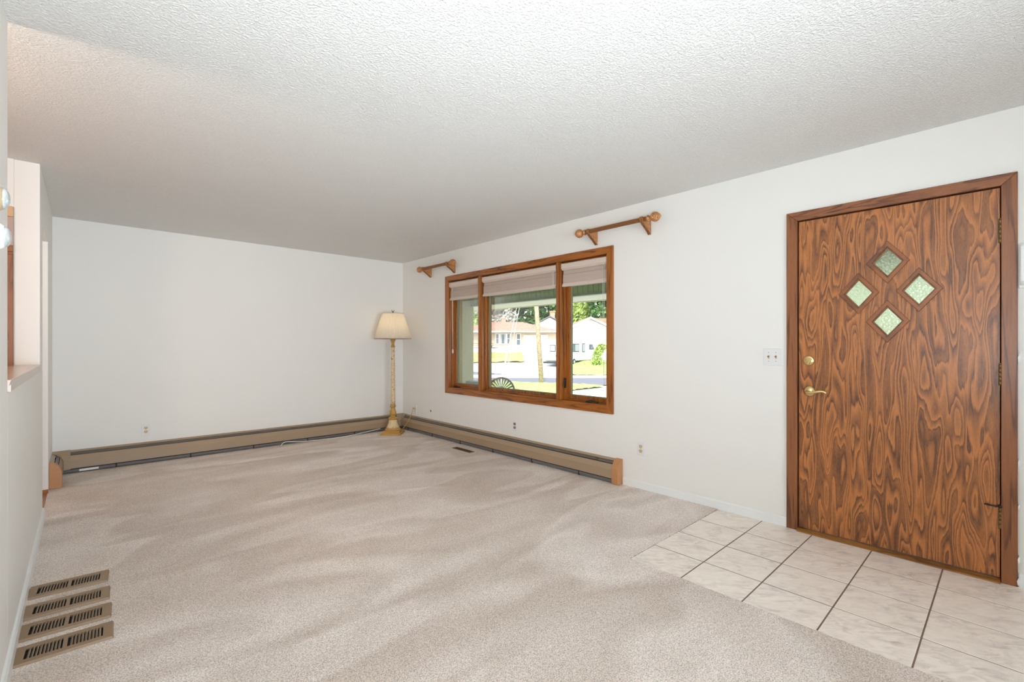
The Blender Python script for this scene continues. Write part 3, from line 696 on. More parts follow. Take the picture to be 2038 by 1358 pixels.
obj('finial', MB().lathe([(0.005, 1.652), (0.007, 1.660), (0.004, 1.668), (0.010, 1.676), (0.013, 1.684), (0.008, 1.690), (0.0, 1.692)], 16).tube(spline([(0, 0, 1.684), (0.010, 0, 1.692), (0.016, 0, 1.702), (0.013, 0, 1.707)], 5), 0.004).tube(spline([(0, 0, 1.684), (-0.010, 0, 1.692), (-0.016, 0, 1.702), (-0.013, 0, 1.707)], 5), 0.004), MAT['pewter'], la, local=True)
obj('bulb', MB().lathe([(0.010, 1.40), (0.012, 1.41), (0.022, 1.43), (0.024, 1.445), (0.016, 1.458), (0.0, 1.462)], 20), MAT['shade'], la, local=True)
light('lamp_bulb', 'POINT', 1.7, (LX, LY, 1.48), (1.0, 0.82, 0.60), radius=0.025)
cordo = obj('power_cord', MB().tube(spline([(3.477, 5.772, 0.318), (3.452, 5.755, 0.338), (3.437, 5.735, 0.318), (3.425, 5.745, 0.26), (3.41, 5.80, 0.16), (3.395, 5.88, 0.07), (3.37, 5.93, 0.012), (3.30, 5.93, 0.010), (3.235, 5.90, 0.016)], 8), 0.004, 8), MAT['cordgold'])
tag(cordo, 'gold lamp cord running up from the lamp base to the corner outlet', 'cord')
obj('plug', MB().lathe([(0.0, 0.0), (0.012, 0.002), (0.013, 0.012), (0.006, 0.024), (0.0, 0.026)], 14, Matrix.Translation((XW-0.009, 5.772, 0.322)) @ RX), MAT['cordgold'], cordo)
cab = obj('coax_cable', MB().tube(spline([(1.766, 5.975, 0.010), (1.80, 6.02, 0.030), (1.85, 6.035, 0.040), (1.93, 6.03, 0.030), (2.05, 6.015, 0.018), (2.3, 6.005, 0.012), (2.6, 6.012, 0.011), (2.84, 6.045, 0.022), (3.02, 6.046, 0.040), (3.10, 6.05, 0.045)], 8), 0.005, 8), MAT['cord'])
tag(cab, 'white cable lying on the carpet against the end wall heater', 'cable')

# ------------------------------------------------------------------ outlets, switch, jack, chime box
def recept(m_par, cx, cz, f, mt, slots):
    o = obj('receptacle', MB().prism([(cx-0.011, cz-0.014), (cx+0.011, cz-0.014), (cx+0.017, cz-0.007), (cx+0.017, cz+0.007), (cx+0.011, cz+0.014), (cx-0.011, cz+0.014), (cx-0.017, cz+0.007), (cx-0.017, cz-0.007)], 0, 0.0022, 'y', f), MAT[mt], m_par)
    if slots:
        s = MB()
        for (a, b, c, d) in ((-0.0085, -0.0055, 0.0, 0.009), (0.0055, 0.0085, 0.0, 0.009), (-0.003, 0.003, -0.010, -0.004)):
            s.box(cx+a, cx+b, 0.0022, 0.0027, cz+c, cz+d, f)
        obj('slots', s, MAT['slotdark'], o)
def outlet(label, f, loc, mt='ivory', slots=True, skip=False):
    r = thing('wall_outlet', label, 'outlet', loc, 'wall outlets')
    obj('cover_plate', MB().box(-0.036, 0.036, -0.006, 0.0, -0.058, 0.058, f), MAT['plate'], r, bevel=0.003)
    f2 = f @ Matrix.Translation((0, -0.006, 0)) @ Matrix.Scale(-1, 4, (0, 1, 0))
    recept(r, 0, 0.020, f2, mt, slots); recept(r, 0, -0.020, f2, mt, slots)
    obj('screw', MB().box(-0.002, 0.002, 0, 0.0015, -0.002, 0.002, f2), MAT['brass_dark'], r)
RW = lambda y, z: Matrix.Translation((XW, y, z)) @ Matrix.Rotation(-pi/2, 4, 'Z')   # plate -y -> -x
outlet('ivory receptacle outlet in a white plate on the plain end wall', Matrix.Translation((0.491, YB, 0.342)), (0.491, YB, 0.342))
outlet('ivory receptacle outlet on the wall between the heater end and the door', RW(2.142, 0.344), (XW, 2.142, 0.344))
outlet('white outlet with two brown safety plugs below the picture window', RW(3.704, 0.340), (XW, 3.704, 0.340), 'brownplug', False)
outlet('outlet in the corner behind the lamp with the gold cord plugged in', RW(5.772, 0.305), (XW, 5.772, 0.305), 'plate', True)
r = thing('cable_jack', 'small white jack plate on the wall next to the corner outlet', 'jack', (XW, 5.37, 0.33))
obj('cover_plate', MB().box(-0.025, 0.025, -0.004, 0, -0.03, 0.03, RW(5.37, 0.33)), MAT['plate'], r, bevel=0.002)
obj('connector', MB().box(-0.005, 0.005, -0.010, -0.004, -0.012, 0.010, RW(5.37, 0.33)), MAT['slotdark'], r)
sw = thing('light_switch', 'white double toggle switch plate next to the door casing', 'switch', (XW, 1.120, 1.145))
F = RW(1.120, 1.145)
obj('cover_plate', MB().box(-0.0585, 0.0585, -0.006, 0, -0.0585, 0.0585, F), MAT['plate'], sw, bevel=0.004)
for u in (-0.023, 0.023):
    t = obj('toggle', MB().box(u-0.0055, u+0.0055, -0.0075, -0.006, -0.013, 0.013, F), MAT['ivory'], sw)
    obj('lever', MB().box(u-0.004, u+0.004, -0.020, -0.006, -0.002, 0.007, F @ Matrix.Translation((0, 0, 0)) ), MAT['brass_dark'], t, bevel=0.001)
    obj('screw', MB().box(u-0.002, u+0.002, -0.0072, -0.006, 0.028, 0.032, F).box(u-0.002, u+0.002, -0.0072, -0.006, -0.032, -0.028, F), MAT['brass_dark'], sw)
cb_ = thing('door_chime', 'white plastic chime box on the wall at the hinge side of the door', 'chime', (XW, -0.08, 1.635))
obj('box_cover', MB().prism([(XW-0.0, 1.520), (XW-0.032, 1.537), (XW-0.044, 1.548), (XW-0.044, 1.722), (XW-0.034, 1.734), (XW, 1.734)], -0.16, -0.026, 'y'), MAT['white'], cb_, bevel=0.005)
obj('back_box', MB().box(XW-0.012, XW-0.001, -0.166, -0.022, 1.516, 1.738), MAT['white'], cb_, bevel=0.002)
# flaked paint beside the door casing
for (y, z, a, b) in ((-0.0235, 1.15, 0.006, 0.035), (-0.022, 0.62, 0.004, 0.03), (-0.022, 0.40, 0.004, 0.02), (-0.022, 0.13, 0.005, 0.03), (-0.021, 0.02, 0.006, 0.03)):
    mm = MB().prism([(y-a, z), (y+a*0.6, z-b*0.4), (y+a, z+b*0.3), (y, z+b), (y-a*0.8, z+b*0.7)], XW-0.0195, XW-0.0005, 'x')
    obj('paint_chip', mm, MAT['white'], do)

# ------------------------------------------------------------------ curtain rods
def rod_set(label, y0):
    """local frame: origin on the wall midway between brackets at bracket foot height; +y along the wall"""
    r = thing('curtain_rod', label, 'curtain rod', (0, 0, 0), 'short decorative curtain rods')
    R0, X0, Z0 = 0.019, -0.116, 0.108
    Ry = Matrix.Translation((X0, 0, Z0)) @ Matrix.Rotation(-pi/2, 4, 'X')
    obj('rod', MB().lathe([(R0, -0.315), (R0, 0.315)], 96, Ry, False, lambda a, z, i: 1-0.16*(1-abs(sin(6*a)))**2), MAT['copper_dark'], r, local=True)
    for s in (-1, 1):
        T = Matrix.Translation((X0, 0.315*s, Z0)) @ Matrix.Rotation(-pi/2*s, 4, 'X')
        obj('collar', MB().lathe([(0.018, -0.004), (0.023, 0.0), (0.026, 0.008), (0.023, 0.016), (0.013, 0.020), (0.012, 0.028), (0.017, 0.034), (0.0, 0.036)], 28, T), MAT['copper'], r, local=True)
        prof = []
        for i in range(15):
            t = i/14; prof.append((max(0.0, 0.040*(sin(pi*min(1, t*0.97+0.06))**0.75))*(1.08-0.28*t)+(0.0 if i < 14 else -1), 0.030+0.096*t))
        prof = [(max(0.0, a), b) for a, b in prof]; prof[0] = (0.012, 0.030); prof[-1] = (0.0, 0.126)
        rf = lambda a, z, i: 1+0.16*abs(sin(5*a+(pi/2)*(i//2 % 2)))*(1 if i % 2 else 0.2)-0.06
        obj('finial', MB().lathe(prof, 48, T, False, rf), MAT['copper'], r, local=True)
        # bracket: scrolled corbel plate with thickness, wall edge at x=0
        y = 0.273*s
        pts = [(0.0, 0.0), (-0.010, 0.003), (-0.034, 0.024), (-0.066, 0.046), (-0.098, 0.064), (-0.126, 0.084), (-0.140, 0.106), (-0.142, 0.122), (-0.134, 0.128), (-0.10, 0.128), (0.0, 0.128)]
        b = obj('bracket', MB().prism(pts, y-0.010, y+0.010, 'y'), MAT['copper'], r, bevel=0.003, local=True)
        rim = MB()
        edge = [Vector((p[0]-0.003, y, p[1]-0.003)) for p in pts[1:9]]
        for dy in (-0.009, 0.009): rim.tube([(e.x, e.y+dy, e.z) for e in edge], 0.0045, 6)
        obj('bracket_bead', rim, MAT['copper_dark'], b, local=True)
    return r
rr = rod_set('copper fluted rod above the window edge nearest the entrance door', 0)
rr.location = (XW, 2.329, 2.151)
dup(rr, (XW, 5.090, 2.147), 0.0, 'copper fluted rod above the window edge nearest the lamp corner')

# ------------------------------------------------------------------ spot heads at the near wall, kitchen cabinet
def spot(label, loc, mt):
    r = thing('wall_spotlight', label, 'spotlight', loc)
    T = Matrix.Translation(Vector(loc)) @ Matrix.Rotation(pi/2-0.0, 4, 'Y')
    obj('housing', MB().lathe([(0.0, -0.062), (0.010, -0.060), (0.020, -0.050), (0.029, -0.034), (0.0325, -0.016), (0.0320, 0.000), (0.0285, 0.009), (0.0240, 0.0145)], 36, T), MAT[mt], r)
    obj('lens', MB().lathe([(0.0240, 0.0140), (0.0225, 0.0185), (0.017, 0.0225), (0.009, 0.0250), (0.0, 0.0255)], 36, T), MAT['lens'], r)
    p = Vector(loc)
    obj('wall_mount', MB().lathe([(0.024, -0.0655), (0.024, -0.062), (0.010, -0.058), (0.0, -0.056)], 24, T), MAT[mt], r)
spot('tan bullet shaped spotlight head, the upper of two at the near wall', (-0.1475, 1.570, 1.563), 'spot_tan')
spot('white bullet shaped spotlight head, the lower of two at the near wall', (-0.1455, 1.570, 1.476), 'spot_white')
kc = thing('kitchen_cabinet', 'tall oak kitchen cabinet beyond the ledge, a sliver beside the white pier', 'cabinet', (-0.7, 4.40, 0))
kx0, kx1 = -1.1, -0.3285
obj('body', MB().box(kx0, kx1, 4.398, 4.4065, 0.05, 2.125), MAT['kitchenwood'], kc)
obj('top_rail', MB().box(kx0, kx1, 4.388, 4.398, 2.060, 2.127), MAT['kitchenpale'], kc, bevel=0.002)
p_ = obj('upper_door', MB().box(kx0, kx1, 4.390, 4.398, 1.872, 2.058), MAT['kitchenpanel'], kc, bevel=0.002)
obj('middle_rail', MB().box(kx0, kx1, 4.384, 4.398, 1.832, 1.870), MAT['kitchenwood'], kc, bevel=0.003)
obj('lower_door', MB().box(kx0, kx1, 4.390, 4.398, 0.9, 1.815), MAT['kitchenwood'], kc, bevel=0.003)

# ------------------------------------------------------------------ outside: own porch
struct('wall_wing', MB().box(WO, 6.00, 7.6, 9.5, -0.6, 2.45), MAT['stucco'], 'olive stucco wing wall closing the far end of the porch', 'wall')
struct('wall_facade', MB().box(WO, WO+0.02, -3.1, dy0-0.05, -0.4, 2.42).box(WO, WO+0.02, dy1+0.05, wy0-0.03, -0.4, 2.42).box(WO, WO+0.02, wy1+0.03, 7.6, -0.4, 2.42), MAT['stucco'], 'olive stucco outside face of the front wall', 'wall')
pb = thing('porch_beam', 'sage green boarded beam hanging below the porch roof', 'beam', (5.95, 3.5, 2.05), kind='structure')
obj('core', MB().box(5.945, 6.02, -3, 7.6, 2.04, 2.40), MAT['greenboard'], pb)
pl0 = None
for i in range(60):
    y = 7.545-0.104*i
    if pl0 is None: pl0 = obj('board', MB().box(-0.012, 0.004, -0.0485, 0.0485, 0.0, 0.345), MAT['greenboard'], pb, bevel=0.004, seg=1, local=True); pl0.location = (-0.007, y-3.5, 0.005)
    else: part('board', pl0, pb, (-0.007, y-3.5, 0.005))
obj('edge_trim', MB().box(5.915, 6.02, -3, 7.6, 2.025, 2.062), MAT['greentrim'], pb)
sf = struct('ceiling_porch', MB().box(WO, 5.945, -3.1, 7.6, 2.385, 2.42), MAT['soffit'], 'pale porch ceiling outside the picture window', 'ceiling')
so2 = thing('soffit', 'cream grooved soffit under the porch eave', 'soffit', (6.5, 3.5, 2.07), kind='structure')
for i in range(11):
    x = 6.025+0.096*i
    obj('panel_strip', MB().box(x, x+0.092, -3.1, 10.5, 2.066, 2.08), MAT['soffit'], so2)
obj('fascia', MB().box(7.08, 7.11, -3.1, 10.5, 2.05, 2.26), MAT['soffit'], so2)
struct('roof_sun_block', MB().prism([(7.11, 2.20), (7.11, 2.27), (2.5, 3.6), (-4.0, 3.6), (-4.0, 3.4), (2.5, 3.4), (6.0, 2.42), (6.0, 2.20)], -3.4, 10.5, 'y'), MAT['roof'], 'unseen house roof above the porch, added to stop the sun', 'roof')  # out of view, added to keep sun off the interior
struct('floor_porch', MB().box(WO+0.02, 6.6, -3, 9.4, -0.4, -0.16), MAT['concrete'], 'concrete porch floor outside the window', 'floor')
# fan back chair and round table
ch = thing('patio_chair', 'olive patio chair with a round fan shaped back, outside the window', 'chair', (4.99, 5.60, -0.16), rotz=-TH)
def ray_slot(a, r0, r1, w0, w1):
    d = Vector((sin(a), cos(a))); n = Vector((d.y, -d.x))
    return [tuple(d*r0-n*w0), tuple(d*r1-n*w1), tuple(d*r1+n*w1), tuple(d*r0+n*w0)]
arc = [(0.225*sin(a), 0.225*cos(a)) for a in [radians(-100+200*i/40) for i in range(41)]]+[(0.16, -0.16), (-0.16, -0.16)]
slots_ = [ray_slot(radians(-75+15*i), 0.075, 0.195, 0.004, 0.0105) for i in range(11)]
obj('fan_back', plate(arc, slots_, 0.018, lambda u, v, w_: (u, w_, 0.645+v)), MAT['olive'], ch, bevel=0.003, local=True)
obj('seat', MB().prism([(-0.23, -0.50), (0.23, -0.50), (0.25, -0.25), (0.20, 0.0), (-0.20, 0.0), (-0.25, -0.25)], 0.38, 0.41, 'z'), MAT['olive'], ch, bevel=0.01, local=True)
for (x, y) in ((-0.20, -0.46), (0.20, -0.46), (-0.17, -0.02), (0.17, -0.02)):
    obj('leg', MB().tube([(x*1.08, y, 0.0), (x, y, 0.39)], [0.016, 0.022], 10), MAT['olive'], ch, local=True)
for s in (-1, 1):
    obj('armrest', MB().tube(spline([(0.20*s, 0.0, 0.60), (0.27*s, -0.15, 0.61), (0.27*s, -0.42, 0.60), (0.23*s, -0.47, 0.40)], 6), 0.018, 8), MAT['olive'], ch, local=True)
tb = thing('patio_table', 'small round teal patio table by the stucco wing', 'table', (5.36, 6.66, -0.16))
obj('table_top', MB().lathe([(0.0, 0.655), (0.20, 0.655), (0.225, 0.66), (0.232, 0.69), (0.225, 0.722), (0.20, 0.728), (0.0, 0.728)], 40), MAT['teal'], tb, local=True)
for k in range(4):
    a = k*pi/2+0.5; obj('leg', MB().tube([(0.19*cos(a), 0.19*sin(a), 0.0), (0.15*cos(a), 0.15*sin(a), 0.66)], 0.016, 8), MAT['teal'], tb, local=True)

# ------------------------------------------------------------------ outside: street and neighbours, laid out in the street's own frame (R across, F away)
ROT = Matrix.Rotation(-TH, 4, 'Z')
def P(R, F, z=0.0): return ROT @ Vector((R, F, z))
def gz(F):
    pts = [(-50, -0.45), (9, -0.45), (20, -1.27), (38.5, -1.27), (54, 0.36), (64, 0.7), (400, 1.4)]
    for (a, za), (b, zb) in zip(pts, pts[1:]):
        if F <= b: return za+(zb-za)*max(0, F-a)/(b-a)
    return 1.4
def ground_strip(name, mat, label, cat, kind, Rs, edges, lift, jag=0.0, parent=None, bump=0.0):
    """Rs list of R stations, edges: function R -> (F0,F1); draped on the terrain"""
    m = MB(); nF = 14; vs = []; fs = []
    for R in Rs:
        F0, F1 = edges(R)
        for j in range(nF+1):
            F = F0+(F1-F0)*j/nF
            jj = random.uniform(-jag, jag) if j in (0, nF) else 0
            v = P(R, F+jj, 0); vs.append((v.x, v.y, gz(F)+lift+random.uniform(0, bump)))
    n = nF+1
    for i in range(len(Rs)-1):
        for j in range(nF): fs.append((i*n+j, (i+1)*n+j, (i+1)*n+j+1, i*n+j+1))
    m.add(vs, fs, True)
    return tag(obj(name, m, mat), label, cat, kind=kind)
st = lambda a, b, n: [a+(b-a)*i/n for i in range(n+1)]
near = lambda R: 24.6-0.555*R           # near edge of the street
far = lambda R: 30.0+8.3-0.50*R-1.0
ground_strip('ground', MAT['concrete'], 'pale ground around the street', 'ground', 'structure', st(-70, 70, 8), lambda R: (6.5, 160), -0.06)
near = lambda R: 31.5-0.42*R
far = lambda R: 39.0-0.42*R
ground_strip('road', MAT['asphalt'], 'grey asphalt street crossing in front of the house', 'road', 'structure', st(-60, 45, 40), lambda R: (near(R), far(R)), 0.0)
ground_strip('lawn', MAT['grass'], 'bright green front lawn between the porch and the street', 'lawn', 'stuff', st(-40, 3.2, 90), lambda R: (14.0, near(R)-0.1), 0.02, 0.12, bump=0.06)
ground_strip('lawn', MAT['grass'], 'green lawn tongue tapering beside the concrete driveway', 'lawn', 'stuff', st(3.2, 5.75, 24), lambda R: (25.0+max(0, (R-3.2))*1.1, near(R)-0.1-max(0, R-4.8)*0.9), 0.02, 0.1, bump=0.06)
ground_strip('lawn', MAT['drygrass'], 'yellow green sloping lawn before the red roofed house', 'lawn', 'stuff', st(-22, 1.6, 60), lambda R: (45.2+0.15*abs(R+6), 53.5), 0.03, 0.25, bump=0.10)
ground_strip('lawn', MAT['grass'], 'green verge under the camper across the street', 'lawn', 'stuff', st(4.6, 24, 60), lambda R: (37.9+(R-4.6)*0.1, 47.0), 0.03, 0.15, bump=0.10)

# houses
def lap(mb, x0, x1, y, z0, z1, n):
    for i in range(n):
        a = z0+(z1-z0)*i/n; b = z0+(z1-z0)*(i+1)/n
        mb.add([(x0, y-0.03, a), (x1, y-0.03, a), (x1, y, b), (x0, y, b)], [(0, 1, 2, 3)])
    return mb
h1 = thing('house', 'low cream house with terracotta hip roof and a triple window', 'house', P(0, 57, 0.3), rotz=-TH)
X0, X1 = -6.2, 6.0
wb = MB().box(X0, X1, 0.0, 8.0, 0, 2.55); lap(wb, X0, X1, -0.001, 0.0, 2.5, 13)
obj('wall', wb, MAT['cream'], h1, local=True)
obj('foundation', MB().box(X0-0.02, 1.5, -0.10, 8.0, -0.7, 0.85), MAT['extwhite'], h1, local=True)
rf = MB(); e0, e1, f0, f1 = X0-0.6, X1+0.6, -0.7, 8.7; zr, zt = 2.62, 3.95
rf.add([(e0, f0, zr), (e1, f0, zr), (e1, f1, zr), (e0, f1, zr), (-2.6, 4, zt), (1.9, 4, zt), (e0, f0, zr-0.02), (e1, f0, zr-0.02)], [(0, 1, 5, 4), (1, 2, 5), (2, 3, 4, 5), (3, 0, 4), (0, 3, 2, 1)])
obj('roof', rf, MAT['redroof'], h1, local=True)
obj('gutter', MB().box(e0, e1, f0-0.08, f0, zr-0.14, zr+0.02), MAT['extwhite'], h1, local=True)
def hwin(par, x0, x1, z0, z1, y, cur=True, bars=()):
    fr = obj('window', MB().box(x0-0.09, x1+0.09, y-0.10, y-0.02, z0-0.09, z0).box(x0-0.09, x1+0.09, y-0.10, y-0.02, z1, z1+0.09).box(x0-0.09, x0, y-0.10, y-0.02, z0, z1).box(x1, x1+0.09, y-0.10, y-0.02, z0, z1), MAT['extwhite'], par, local=True)
    obj('pane', MB().box(x0, x1, y-0.05, y-0.03, z0, z1), MAT['extglass'], fr, local=True)
    if cur: obj('curtain', MB().box(x0, x0+(x1-x0)*0.28, y-0.06, y-0.05, z0, z1).box(x1-(x1-x0)*0.28, x1, y-0.06, y-0.05, z0, z1), MAT['curtain'], fr, local=True)
    for z in bars: obj('sash_bar', MB().box(x0, x1, y-0.09, y-0.04, z-0.03, z+0.03), MAT['extwhite'], fr, local=True)
hwin(h1, -1.52, -1.22, 1.12, 2.28, 0, False, (1.72,)); hwin(h1, -1.03, -0.32, 1.12, 2.28, 0); hwin(h1, -0.13, 0.16, 1.12, 2.28, 0, False, (1.72,))
hwin(h1, 1.02, 1.42, 0.95, 2.28, 0, False, (1.62,))
gd = obj('garage_door', MB().box(1.85, 4.85, -0.08, 0, -0.2, 2.15), MAT['extwhite'], h1, local=True)
for i in range(4):
    for j in range(4): obj('panel', MB().box(1.92+0.74*j, 1.92+0.74*j+0.66, -0.10, -0.08, -0.12+0.56*i, 0.36+0.56*i), MAT['extwhite'], gd, local=True)
chm = obj('chimney', MB().box(-0.95, -0.35, 4.2, 4.8, 3.6, 4.42).box(-1.0, -0.3, 4.15, 4.85, 4.42, 4.52), MAT['brick'], h1, local=True)
obj('flue', MB().lathe([(0.14, 4.5), (0.12, 4.9)], 12, Matrix.Translation((-0.65, 4.5, 0))), MAT['extwhite'], chm, local=True)

h2_ = thing('house', 'white gabled house with grey roof and chimney behind the hip roof', 'house', P(6.75, 76, 0.8), rotz=-TH)
obj('wall', MB().prism([(-3.6, -0.5), (3.6, -0.5), (3.6, 3.1), (0, 5.0), (-3.6, 3.1)], 0, 9, 'y'), MAT['extwhite'], h2_, local=True)
obj('roof', MB().prism([(-4.1, 2.92), (0, 5.08), (4.1, 2.92), (4.1, 3.06), (0, 5.24), (-4.1, 3.06)], -0.4, 9.4, 'y'), MAT['greyroof'], h2_, local=True)
c2 = obj('chimney', MB().box(0.35, 1.15, 3.0, 3.8, 4.4, 6.1), MAT['brick'], h2_, local=True)
obj('cap', MB().box(0.25, 1.25, 2.9, 3.9, 6.1, 6.22), MAT['brick'], c2, local=True)

h3 = thing('house', 'white gable fronted house with red roof behind the camper', 'house', P(10.35, 59, 0.5), rotz=-TH)
obj('wall', MB().prism([(-3.0, -0.8), (3.4, -0.8), (3.4, 2.5), (0, 4.05), (-3.0, 2.62)], 0, 8, 'y'), MAT['extwhite'], h3, local=True)
obj('roof', MB().prism([(-3.5, 2.42), (0, 4.10), (3.9, 2.32), (3.9, 2.50), (0, 4.30), (-3.5, 2.60)], -0.5, 14, 'y'), MAT['redroof'], h3, local=True)
obj('barge_board', MB().prism([(-3.5, 2.36), (0, 4.06), (3.9, 2.26), (3.9, 2.54), (0, 4.34), (-3.5, 2.64)], -0.58, -0.5, 'y'), MAT['extwhite'], h3, local=True)
obj('wing_roof', MB().prism([(0.5, 4.20), (8.0, 4.20), (9.0, 2.5), (3.6, 2.5)], 1.0, 6.0, 'y'), MAT['redroof'], h3, local=True)
g3 = obj('garage_door', MB().box(1.0, 3.2, -0.06, 0, -0.8, 1.55), MAT['extwhite'], h3, local=True)
for i in range(4): obj('panel', MB().box(1.05, 3.15, -0.09, -0.06, -0.75+0.58*i, -0.23+0.58*i), MAT['cream'], g3, local=True)
obj('wall_lamp', MB().box(-0.05, 0.08, -0.15, 0, 2.75, 2.95), MAT['pole'], h3, local=True)

# camper
ca = thing('camper', 'long white camper parked across the street, spare wheel at its tail', 'camper', P(4.15, 43.3, gz(43.3)), rotz=-TH-0.0)
dirL = math.atan2(0.81, 0.585)
CT = Matrix.Rotation(dirL, 4, 'Z')       # camper x = along its length
CW, CL, CH = 2.0, 8.6, 2.55
body = MB().prism([(0.0, 0.55), (0.0, 2.35), (0.18, 2.55), (6.2, 2.62), (7.3, 2.2), (7.9, 1.55), (8.6, 1.35), (8.6, 0.5), (0.3, 0.45)], -CW/2, CW/2, 'y', CT)
obj('body', body, MAT['camper'], ca, bevel=0.08, seg=3, local=True)
def side_window(x0, x1, z0, z1, split=True, slant=0.0):
    y = -CW/2
    fr = obj('window', MB().prism([(x0, z0), (x1, z0), (x1-slant, z1), (x0, z1)], y-0.03, y-0.005, 'y', CT), MAT['rubber'], ca, local=True)
    if split:
        xm = (x0+x1)/2
        obj('pane', MB().box(x0+0.06, xm-0.03, y-0.045, y-0.03, z0+0.06, z1-0.06, CT), MAT['extglass'], fr, local=True)
        obj('pane', MB().box(xm+0.03, x1-0.06-slant, y-0.045, y-0.03, z0+0.06, z1-0.06, CT), MAT['curtain'], fr, local=True)
    else:
        obj('pane', MB().prism([(x0+0.06, z0+0.06), (x1-0.08, z0+0.06), (x1-0.08-slant*0.8, z1-0.06), (x0+0.06, z1-0.06)], y-0.045, y-0.03, 'y', CT), MAT['curtain'], fr, local=True)
side_window(1.6, 3.3, 1.35, 2.12); side_window(4.0, 4.55, 1.30, 2.15, False); side_window(5.6, 6.6, 1.55, 2.05, True, 0.3)
rw = obj('rear_window', MB().box(-0.03, -0.005, -0.30, 0.30, 1.38, 2.0, CT), MAT['rubber'], ca, bevel=0.06, local=True)
obj('pane', MB().box(-0.045, -0.03, -0.23, 0.23, 1.45, 1.93, CT), MAT['extwhite'], rw, local=True)
obj('spare_wheel', MB().lathe([(0.0, 0.0), (0.30, 0.0), (0.33, 0.05), (0.33, 0.16), (0.30, 0.2), (0.0, 0.2)], 24, CT @ Matrix.Translation((0.0, -0.72, 1.0)) @ Matrix.Rotation(-pi/2, 4, 'Y')), MAT['tailbrown'], ca, local=True)
obj('rear_bumper', MB().box(-0.22, 0.02, -0.95, 0.95, 0.28, 0.46, CT), MAT['rubber'], ca, bevel=0.03, local=True)
for (z, y) in ((2.22, -0.2), (2.22, 0.2), (2.22, -0.9), (0.8, -0.9)):
    obj('marker_light', MB().box(-0.03, 0.0, y-0.05, y+0.05, z-0.03, z+0.03, CT), MAT['brick'], ca, local=True)
for x in (2.3, 7.2):
    for y in (-CW/2-0.02, CW/2-0.18):
        wl = obj('wheel', MB().lathe([(0.0, 0.0), (0.30, 0.0), (0.36, 0.04), (0.36, 0.16), (0.30, 0.2), (0.0, 0.2)], 24, CT @ Matrix.Translation((x, y, 0.36)) @ Matrix.Rotation(-pi/2, 4, 'X')), MAT['rubber'], ca, local=True)
        obj('hub', MB().lathe([(0.18, -0.02), (0.14, -0.03), (0.0, -0.03)], 16, CT @ Matrix.Translation((x, y, 0.36)) @ Matrix.Rotation(-pi/2, 4, 'X')), MAT['curtain'], wl, local=True)
obj('underbody', MB().box(0.3, 8.2, -0.8, 0.8, 0.30, 0.55, CT), MAT['rubber'], ca, local=True)

# utility pole with its guy wires
pb0 = P(2.18, 30.3, gz(30.3)); pt0 = P(1.42, 30.3, 9.5)
po = thing('utility_pole', 'weathered leaning utility pole standing by the kerb', 'pole', pb0)
obj('shaft', MB().tube([pb0+Vector((0, 0, -0.3)), (pb0+pt0)/2, pt0], [0.16, 0.14, 0.11], 20), MAT['pole'], po)
obj('band', MB().tube([pb0+(pt0-pb0)*0.10, pb0+(pt0-pb0)*0.104], 0.17, 20), MAT['brick'], po)
for i, (r0, r1) in enumerate(((-0.42, 0.62), (-0.18, 0.82))):
    a = P(r0, 25.5, gz(25.5)); b = P(r1, 28.5, 4.2)
    a = P(-0.50+0.22*i, 25.5, gz(25.5)); b = P(1.05+0.15*i, 30.3, 6.2)
    gw = obj('guy_wire', MB().tube([a, b], 0.012, 8), MAT['steel'])
    tag(gw, ['thick guarded guy wire slanting up beside the utility pole', 'thin bare guy wire slanting up beside the utility pole'][i], 'wire')
    if i == 0: obj('guard_sleeve', MB().tube([a+(b-a)*0.01, a+(b-a)*0.30], 0.045, 10), MAT['extwhite'], gw)

# dark trailer by the house
tr = thing('utility_trailer', 'small dark utility trailer parked before the cream house', 'trailer', P(-2.0, 54.0, gz(54)), rotz=-TH)
obj('frame', MB().box(-2.2, 0.7, 0.35, 0.42, 0.52, 0.58).box(-2.2, 0.7, -0.42, -0.35, 0.52, 0.58).box(-0.2, 0.9, -0.03, 0.03, 0.50, 0.56), MAT['bronze'], tr, local=True)
obj('rail', MB().tube([(-2.2, -0.4, 1.05), (0.2, -0.4, 1.05)], 0.025).tube([(-2.2, -0.4, 0.8), (0.2, -0.4, 0.8)], 0.02).tube([(-2.2, -0.4, 0.55), (-2.2, -0.4, 1.05)], 0.02).tube([(-1.0, -0.4, 0.55), (-1.0, -0.4, 1.05)], 0.02).tube([(0.2, -0.4, 0.55), (0.2, -0.4, 1.05)], 0.02), MAT['bronze'], tr, local=True)
for y in (-0.5, 0.42): obj('wheel', MB().lathe([(0.0, 0), (0.22, 0), (0.25, 0.04), (0.22, 0.1), (0.0, 0.1)], 20, Matrix.Translation((-0.9, y, 0.25)) @ Matrix.Rotation(-pi/2, 4, 'X')), MAT['rubber'], tr, local=True)
obj('cargo', MB().box(-0.7, 0.1, -0.3, 0.3, 0.58, 0.80), MAT['rubber'], tr, bevel=0.05, local=True)

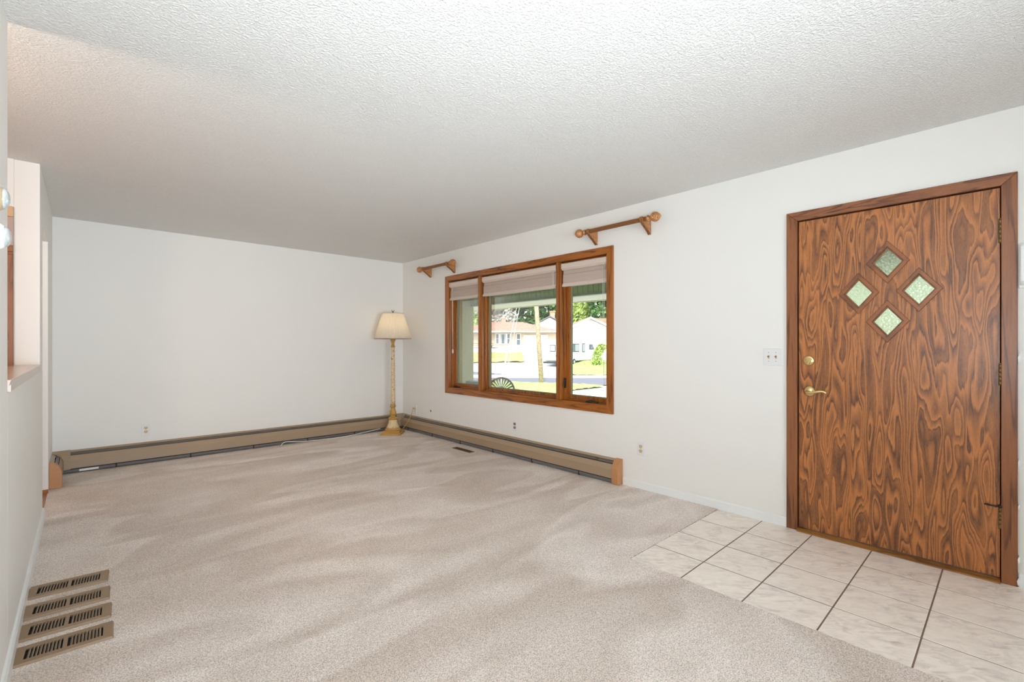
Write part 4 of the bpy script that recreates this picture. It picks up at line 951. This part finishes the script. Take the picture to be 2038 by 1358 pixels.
# trees and the bush
def crown(mb, clumps, n, size, rnd):
    for _ in range(n):
        cx, cy, cz, rx, ry, rz = rnd.choice(clumps)
        u = rnd.uniform(-1, 1); a = rnd.uniform(0, 2*pi); q = math.sqrt(1-u*u); s = rnd.uniform(0.72, 1.04)
        c = Vector((cx+rx*q*cos(a)*s, cy+ry*q*sin(a)*s, cz+rz*u*s))
        d = Vector((rnd.gauss(0, 1), rnd.gauss(0, 1), rnd.gauss(0, 1))).normalized(); e = d.orthogonal().normalized(); f = d.cross(e)
        k = size*rnd.uniform(0.6, 1.3)
        mb.add([c-e*k-f*k*0.55, c+e*k-f*k*0.55, c+e*k*1.1+f*k*0.55, c-e*k*0.9+f*k*0.55], [(0, 1, 2, 3)])
    return mb
def tree(name, label, R, F, trunk_h, clumps, n, size, leaf, seed, group=None):
    rnd = random.Random(seed); base = P(R, F, gz(F))
    t = thing(name, label, 'tree' if 'bush' not in name else 'bush', base, group, rotz=-TH)
    obj('trunk', MB().tube([(0, 0, -0.2), (0.1, 0, trunk_h*0.6), (0, 0, trunk_h)], [0.035*trunk_h+0.05, 0.03*trunk_h+0.03, 0.02*trunk_h+0.02], 10), MAT['bark'], t, local=True)
    obj('crown', crown(MB(), clumps, n, size, rnd), MAT[leaf], t, local=True)
def blob(rnd, cx, cz, w_, h_, k):
    return [(cx+rnd.uniform(-w_, w_), rnd.uniform(-2, 2), cz+rnd.uniform(-h_, h_), rnd.uniform(1.2, 2.2), rnd.uniform(1.2, 2.2), rnd.uniform(1.0, 1.8)) for _ in range(k)]
B = random.Random(11)
G = 'trees behind the houses'
tree('leafy_tree', 'dark green tree rising behind the hip roof, beside the utility pole', 3.6, 90, 5, blob(B, 0, 7.2, 2.8, 3.2, 16), 5200, 0.30, 'leaf_d', 1, G)
tree('leafy_tree', 'broad dark green tree behind the grey roofed gable', 9.2, 94, 5, blob(B, 0, 7.5, 3.0, 3.4, 18), 5600, 0.30, 'leaf_d', 2, G)
tree('leafy_tree', 'dense green tree above the red roof of the gable fronted house', 18.0, 84, 5, blob(B, 0, 7.4, 3.6, 3.4, 20), 6200, 0.30, 'leaf_d', 3, G)
tree('leafy_tree', 'pale green tree behind the apex of the gable fronted house', 13.0, 88, 5, blob(B, 0, 6.6, 2.0, 3.0, 12), 4200, 0.26, 'leaf_l', 4, G)
tree('bare_tree', 'pale twiggy tree behind the chimney of the cream house', -2.6, 86, 5, blob(B, 0, 6.8, 2.6, 3.2, 14), 5200, 0.22, 'leaf_g', 5, G)
tree('leafy_tree', 'light green tree past the edge of the stucco wing', -5.2, 88, 5, blob(B, -0.6, 5.6, 2.0, 2.4, 12), 4600, 0.26, 'leaf_l', 6, G)
tree('leafy_bush', 'bright green bush growing against the side of the camper', 8.35, 43.8, 1.4, [(0, 0, 0.7, 0.45, 0.4, 0.6), (0.1, 0, 1.3, 0.40, 0.4, 0.5), (0.45, 0, 1.75, 0.45, 0.3, 0.3), (0.3, 0.1, 1.5, 0.4, 0.3, 0.4), (0, 0, 0.4, 0.5, 0.5, 0.4)], 1500, 0.075, 'leaf_l', 8)
